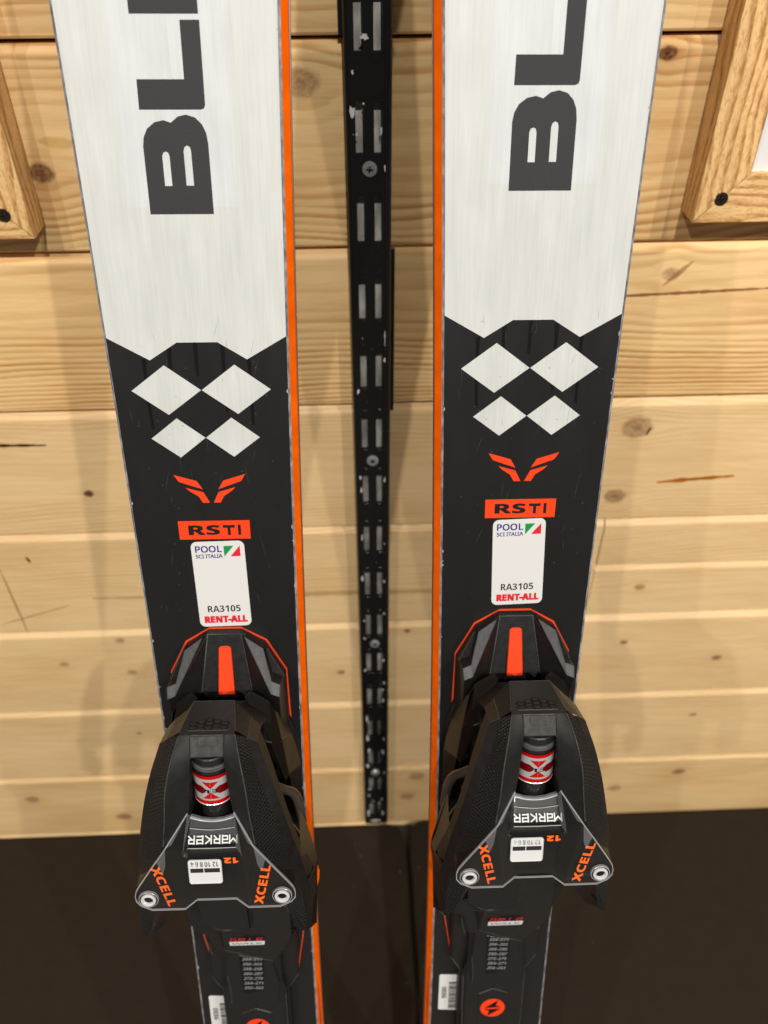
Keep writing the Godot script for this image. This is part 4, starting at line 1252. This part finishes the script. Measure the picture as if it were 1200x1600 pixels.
	var drum := put("spring_drum", lathe([Vector2(0, 0), Vector2(8.2, 0), Vector2(8.7, 0.6), Vector2(8.7, 3.6), Vector2(8.2, 4.2), Vector2(7.9, 4.3), Vector2(7.9, 7.0), Vector2(8.6, 7.2), Vector2(8.6, 9.0)], 40, dx).commit(), M.satin, toe)
	put("grey_ring", lathe([Vector2(7.9, 4.4), Vector2(8.7, 4.5), Vector2(8.9, 4.9), Vector2(8.9, 6.7), Vector2(8.5, 7.1)], 40, dx).commit(), M.grey, drum)
	put("drum_label", lathe([Vector2(9.0, 9.0), Vector2(9.0, 25.0)], 48, dx).commit(), drum_print(), drum)
	put("bright_ring", lathe([Vector2(9.0, 25.0), Vector2(9.15, 25.2), Vector2(9.0, 25.6), Vector2(7.5, 25.8)], 40, dx).commit(), M.chrome, drum)
	put("drum_neck", lathe([Vector2(7.8, 25.7), Vector2(7.8, 27.6), Vector2(6.8, 28.4), Vector2(6.6, 36.0), Vector2(0, 36.0)], 32, dx).commit(), M.satin, drum)
	# --- black cap under the clear cover, then the cover itself
	var up := V(0, 0, 0)
	var low := V(0, 0.4, -1.9)
	var shell := func(d: Vector3) -> Array:
		var A0 := V(10.0, -75.3, 71.8); var A1 := V(10.9, -86, 79.8); var A2 := V(11.4, -89.5, 78.4); var A3 := V(11.6, -92.5, 79.4)
		var A5 := V(9.2, -116.8, 81.3); var B0 := V(10.6, -70, 75.3); var B2 := V(13.6, -90, 81.2); var K := V(19.6, -80.8, 84.6)
		var Mm := V(34.3, -104.5, 83.4); var Ou := V(37.2, -111.5, 82.8); var O2 := V(37.0, -115, 82.8); var C1 := V(35.0, -117.4, 83.2); var C2 := V(29.7, -119.2, 84.2); var C3 := V(14.8, -120.4, 83.2)
		var one := [[A0, B0, B2, A1], [A1, B2, A3, A2], [A3, B2, C3, A5], [B0, K, B2], [B2, K, C3], [K, Mm, Ou, O2, C1, C2, C3]]
		var mid := [[V(-A0.x, A0.y, A0.z), V(-5, -77.2, 71.9), V(0, -77.8, 71.9), V(5, -77.2, 71.9), A0, A1, V(-A1.x, A1.y, A1.z)], [A1, A2, V(-A2.x, A2.y, A2.z), V(-A1.x, A1.y, A1.z)], [A2, A3, V(-A3.x, A3.y, A3.z), V(-A2.x, A2.y, A2.z)], [A3, A5, V(-A5.x, A5.y, A5.z), V(-A3.x, A3.y, A3.z)]]
		var all := mid + both(one)
		for p in all:
			for i in p.size(): p[i] = p[i] + d
		return all
	var cap := facets(shell.call(low), 0.5)
	var edge := [V(0, -77.8, 71.9), V(5, -77.2, 71.9), V(10.0, -75.3, 71.8), V(10.6, -70, 75.3), V(19.6, -80.8, 84.6), V(27, -92.6, 84.2), V(34.3, -104.5, 83.4), V(36.4, -108.4, 83.0), V(37.2, -111.5, 82.8), V(37.0, -115, 82.8), V(35.0, -117.4, 83.2), V(29.7, -119.2, 84.2), V(14.8, -120.4, 83.2), V(9.2, -116.8, 81.3), V(0, -116.9, 81.3)]
	for m in [1.0, -1.0]:
		for i in range(4, edge.size() - 1):
			var a: Vector3 = edge[i] + low
			var b: Vector3 = edge[i + 1] + low
			facets([[V(a.x * m, a.y, a.z), V(b.x * m, b.y, b.z), V(b.x * m, b.y + 3, b.z - 14), V(a.x * m, a.y + 3, a.z - 14)]], 0.2, Vector3.INF, cap)
	put("cap", cap.commit(), M.cap, toe)
	var clear := put("clear_cover", facets(shell.call(up), 0.45).commit(), M.clear, o)
	var fins := begin()  # thin pale facets that paint room reflections onto the fins
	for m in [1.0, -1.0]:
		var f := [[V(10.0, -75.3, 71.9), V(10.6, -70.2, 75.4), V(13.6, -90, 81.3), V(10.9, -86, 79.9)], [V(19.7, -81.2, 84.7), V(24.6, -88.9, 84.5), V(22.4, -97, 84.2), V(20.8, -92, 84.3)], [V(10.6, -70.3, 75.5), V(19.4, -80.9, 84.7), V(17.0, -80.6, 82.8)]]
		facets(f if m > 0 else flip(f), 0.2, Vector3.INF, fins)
	put("fin_reflection", fins.commit(), M.clear_reflection, clear)
	var rim := begin()  # edge of the cover, whitened to paint in its bright highlight
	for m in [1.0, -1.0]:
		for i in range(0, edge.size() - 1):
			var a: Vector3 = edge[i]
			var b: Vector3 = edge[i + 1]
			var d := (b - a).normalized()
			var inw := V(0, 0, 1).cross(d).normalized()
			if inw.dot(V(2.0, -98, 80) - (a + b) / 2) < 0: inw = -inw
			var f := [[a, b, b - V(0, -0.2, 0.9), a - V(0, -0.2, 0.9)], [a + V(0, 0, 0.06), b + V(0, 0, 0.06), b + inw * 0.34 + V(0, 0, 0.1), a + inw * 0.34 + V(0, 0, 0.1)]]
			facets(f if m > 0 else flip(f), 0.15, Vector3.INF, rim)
	put("rim_highlight", rim.commit(), M.clear_highlight, clear)
	# pale tubes painting the bright streaks along the cover's front rim and folds
	put("cover_glint", tube([V(-11.0, -86.2, 79.7), V(0, -86.4, 79.7), V(11.0, -86.2, 79.7)], 0.2, 2, 6).commit(), M.clear_highlight, clear)
	put("cover_glint", tube([V(-10.2, -75.5, 71.9), V(-5, -77.2, 72.0), V(0, -77.8, 72.0), V(5, -77.2, 72.0), V(10.2, -75.5, 71.9)], 0.4, 4, 8).commit(), M.clear_highlight, clear)
	put("cover_glint", tube([V(-10.3, -79.2, 74.6), V(0, -80.2, 74.9), V(10.3, -79.2, 74.6)], 0.2, 4, 6).commit(), M.clear_highlight, clear)
	# print on and under the cover
	var mt := atan2(8.0, 10.7)
	var mx := Transform3D(Basis(V(-1, 0, 0), V(0, -cos(mt), sin(mt)), V(0, sin(mt), cos(mt))), V(11.3, -81.6, 76.75))
	put("lettering", strokes("MARKER", 22.4, 3.6, 0.6, mx, 0.12).commit(), M.print_white, clear)
	var zx := Transform3D(Basis(V(-1, 0, 0), V(0, -1, 0.08).normalized(), V(0, 0.08, 1).normalized()), V(11.5, -92.4, 79.65))
	put("lettering", heavy("12", 6.6, 3.2, 0.16, zx).commit(), M.orange_print, clear)
	var scale_plate := put("scale_window", plate(rounded(0, 0, 15.4, 13.4, 1.4), -0.5, 0.05, 0.0, zx * at(-0.4 + 8.3, 1.0, 0.1)).commit(), M.print_white, clear)
	var wx := zx * at(7.9, 1.0, 0.15)
	put("window_frame", ring_frame(15.4, 13.4, 1.4, 0.55, wx).commit(), M.chrome, scale_plate)
	put("black_band", plate(rect(0.9, 4.6, 14.5, 7.0), -0.1, 0.02, 0.0, wx).commit(), M.text_black, scale_plate)
	var nums := text("12 10 8 6 4", 12.8, 2.9, 0.05, wx * at(1.4, 0.9, -0.05), true)
	for k in 5:
		plate(rect(3.2 + k * 2.1, 3.4, 3.45 + k * 2.1, 4.5), -0.1, 0.03, 0.0, wx, nums)
		plate(rect(5.0 + k * 1.7, 7.0, 5.22 + k * 1.7, 8.8), -0.1, 0.03, 0.0, wx, nums)
	put("lettering", nums.commit(), M.text_black, scale_plate)
	put("pointer", plate(rect(8.1, 4.6, 8.45, 7.0), -0.1, 0.05, 0.0, wx).commit(), M.print_white, scale_plate)
	for m in [1.0, -1.0]:
		var a := V(19.6, -117.6, 83.2)
		var b := V(24.8, -93.0, 83.9)
		if m < 0:
			a = V(-25.6, -92.4, 83.9)
			b = V(-20.0, -117.2, 83.2)
		var ex := (b - a).normalized()
		var ez := V(0, 0, 1) - ex * ex.z
		ez = ez.normalized()
		var bx2 := Transform3D(Basis(ex, ez.cross(ex), ez), a + ez * 0.15)
		put("lettering", heavy("XCELL", (b - a).length(), 4.2, 0.1, bx2 * at(0, -2.15, 0)).commit(), M.orange_print, clear)
		var scx := Transform3D(Basis(V(1, 0, 0), PI / 2), V(30.9 * m, -113.0, 83.4))
		put("screw_boss", lathe([Vector2(4.6, -1.0), Vector2(4.6, 0.15), Vector2(4.35, 0.4), Vector2(4.2, 0.3)], 32, scx).commit(), M.clear_highlight, clear)
		put("screw_well", lathe([Vector2(4.3, 0.0), Vector2(4.3, -0.1), Vector2(0, -0.12)], 28, scx).commit(), M.pit, toe)
		var sc := put("screw", lathe([Vector2(3.5, -0.8), Vector2(3.55, 0.5), Vector2(3.3, 0.95), Vector2(2.8, 1.1), Vector2(2.35, 0.9), Vector2(1.9, -0.3), Vector2(1.6, -0.9)], 36, scx).commit(), M.chrome, toe)
		put("socket", lathe([Vector2(1.62, -0.85), Vector2(0, -0.9)], 6, scx).commit(), M.pit, sc)
	# --- dark side pieces between arm and ski
	for m in [1.0, -1.0]:
		var T := V(14.4, -38, 27); var T2 := V(22.9, -46.5, 24); var I1 := V(11.4, -42, 27); var I2 := V(19.2, -51, 34); var I3 := V(20.4, -61.3, 34); var I4 := V(21, -63, 34); var E := V(23.8, -65.8, 32); var G1 := V(24.5, -57.2, 30)
		var End := V(29.6, -93.7, 28); var En2 := V(27.6, -93, 26); var S1 := V(25.6, -51.5, 25); var S2 := V(28.6, -70, 26); var S3 := V(31.0, -92, 26)
		var O0 := V(26.2, -63, 9); var O1 := V(28.3, -69.5, 7); var O2 := V(32, -80.5, 8); var O3 := V(34.6, -89.5, 10); var O4 := V(36.2, -97, 12); var O5 := V(36.0, -122, 12)
		var f := [[T, T2, G1, I2, I1], [I2, G1, E, I4, I3], [T2, S1, S2, E, G1], [E, S2, S3, End], [I4, E, End, En2], [T2, O0, O1, S1], [S1, O1, O2, S2], [S2, O2, O3, O4, S3], [S3, O4, O5, V(33, -118, 20)]]
		var sp := put("side_cheek", facets(f if m > 0 else flip(f), 0.8).commit(), M.brown_gloss, toe)
		put("cheek_edge", tube([I4 + V(0, 0, 0.2), E + V(0, 0, 0.2)], 0.35, 1, 6, m).commit(), M.grey, sp)
		put("foot_flange", plate(pv([25.5 * m, -62, 29.5 * m, -70, 33.2 * m, -82, 34.6 * m, -90, 35.0 * m, -150, 20 * m, -150, 20 * m, -62]), 0.03, 4.5, 1.5).commit(), M.plastic, sp)
		# curved arms of the brake pedal, the reflected wood put into their brown
		put("brake_arm", tube([V(25.5, -86, 41), V(29.5, -90, 39), V(33.2, -96.5, 34), V(35.4, -108, 29), V(36.2, -126, 24)], 2.6, 6, 12, m, 0.6).commit(), M.loop, sp)
		put("brake_arm", tube([V(26.6, -96, 42), V(28.0, -108, 41), V(31.4, -118, 38), V(33.2, -126, 35.5), V(32.2, -134, 33)], 3.4, 6, 12, m, 0.75).commit(), M.loop, sp)
		# lower flank of the wing
		var flank := [[V(38.6, -104, 66), V(42.4, -128, 64), V(44.4, -142, 34), V(43.4, -134.0, 35), V(39.1, -114, 35), V(36.5, -104, 38)], [V(42.4, -128, 64), V(42.2, -153, 65), V(42.8, -182, 41), V(42.8, -163, 35), V(43.4, -152, 35), V(44.4, -142, 34)]]
		put("wing_flank", facets(flank if m > 0 else flip(flank), 0.7).commit(), M.brown_gloss, toe)
		put("wing_clip", facets(both([[V(42.2, -148, 35.5), V(43.9, -144.5, 34), V(45.0, -151, 34), V(44.6, -157, 34), V(42.9, -164, 34.5)]]).slice(0, 1) if m > 0 else flip([[V(42.2, -148, 35.5), V(43.9, -144.5, 34), V(45.0, -151, 34), V(44.6, -157, 34), V(42.9, -164, 34.5)]]), 0.5).commit(), M.orange_side, toe)


func ring_frame(w: float, h: float, r: float, t: float, x: Transform3D) -> SurfaceTool:
	var st := begin()
	var a := rounded(0, 0, w, h, r)
	var b := rounded(t, t, w - t, h - t, maxf(r - t, 0.2))
	var up := x.basis.z
	for i in a.size():
		var j := (i + 1) % a.size()
		var n := (x.basis * Vector3(a[i].x - b[i].x, a[i].y - b[i].y, 0)).normalized()
		var c := [x * V(a[i].x, a[i].y, -0.1), x * V(a[j].x, a[j].y, -0.1), x * V((a[j].x + b[j].x) / 2, (a[j].y + b[j].y) / 2, 0.3), x * V((a[i].x + b[i].x) / 2, (a[i].y + b[i].y) / 2, 0.3), x * V(b[j].x, b[j].y, -0.1), x * V(b[i].x, b[i].y, -0.1)]
		quad(st, c[0], c[1], c[2], c[3], (up + n).normalized())
		quad(st, c[3], c[2], c[4], c[5], (up - n).normalized())
	return st


func drum_print() -> StandardMaterial3D:
	if M.has("drum"):
		return M.drum
	# printed round the drum: red bands, silver hourglass, a dark mark at its waist. The side that shows lies at u = 0.75.
	var w := 512
	var h := 160
	var im := Image.create(w, h, false, Image.FORMAT_RGB8)
	var red := Color(0.72, 0.02, 0.03)
	var silver := Color(0.66, 0.66, 0.655)
	im.fill(red)
	im.fill_rect(Rect2i(0, 18, w, h - 40), silver)
	im.fill_rect(Rect2i(0, 58, w, 44), Color(0.42, 0.01, 0.02))
	for y in range(10, h - 12):
		for x in w:
			var d := absf(x - 384.0)
			var e := absf(y - 80.0)
			if d < 46.0 and e < 48.0 and d > (e - 7.0) * 0.0:
				if d < (e - 10.0) * 0.95: im.set_pixel(x, y, red)
				elif e < 24.0 and d < 20.0 + maxf(e - 8.0, 0.0) * 1.2: im.set_pixel(x, y, silver)
	im.fill_rect(Rect2i(358, 76, 20, 6), Color(0.03, 0.03, 0.03))
	im.fill_rect(Rect2i(370, 76, 10, 20), Color(0.03, 0.03, 0.03))
	im.fill_rect(Rect2i(390, 72, 26, 4), Color(0.03, 0.03, 0.03))
	im.fill_rect(Rect2i(390, 82, 26, 4), Color(0.03, 0.03, 0.03))
	im.fill_rect(Rect2i(390, 91, 22, 4), Color(0.03, 0.03, 0.03))
	var m := std(Color(1, 1, 1), 0.28, 0.15)
	m.albedo_texture = ImageTexture.create_from_image(im)
	M.drum = m
	return m
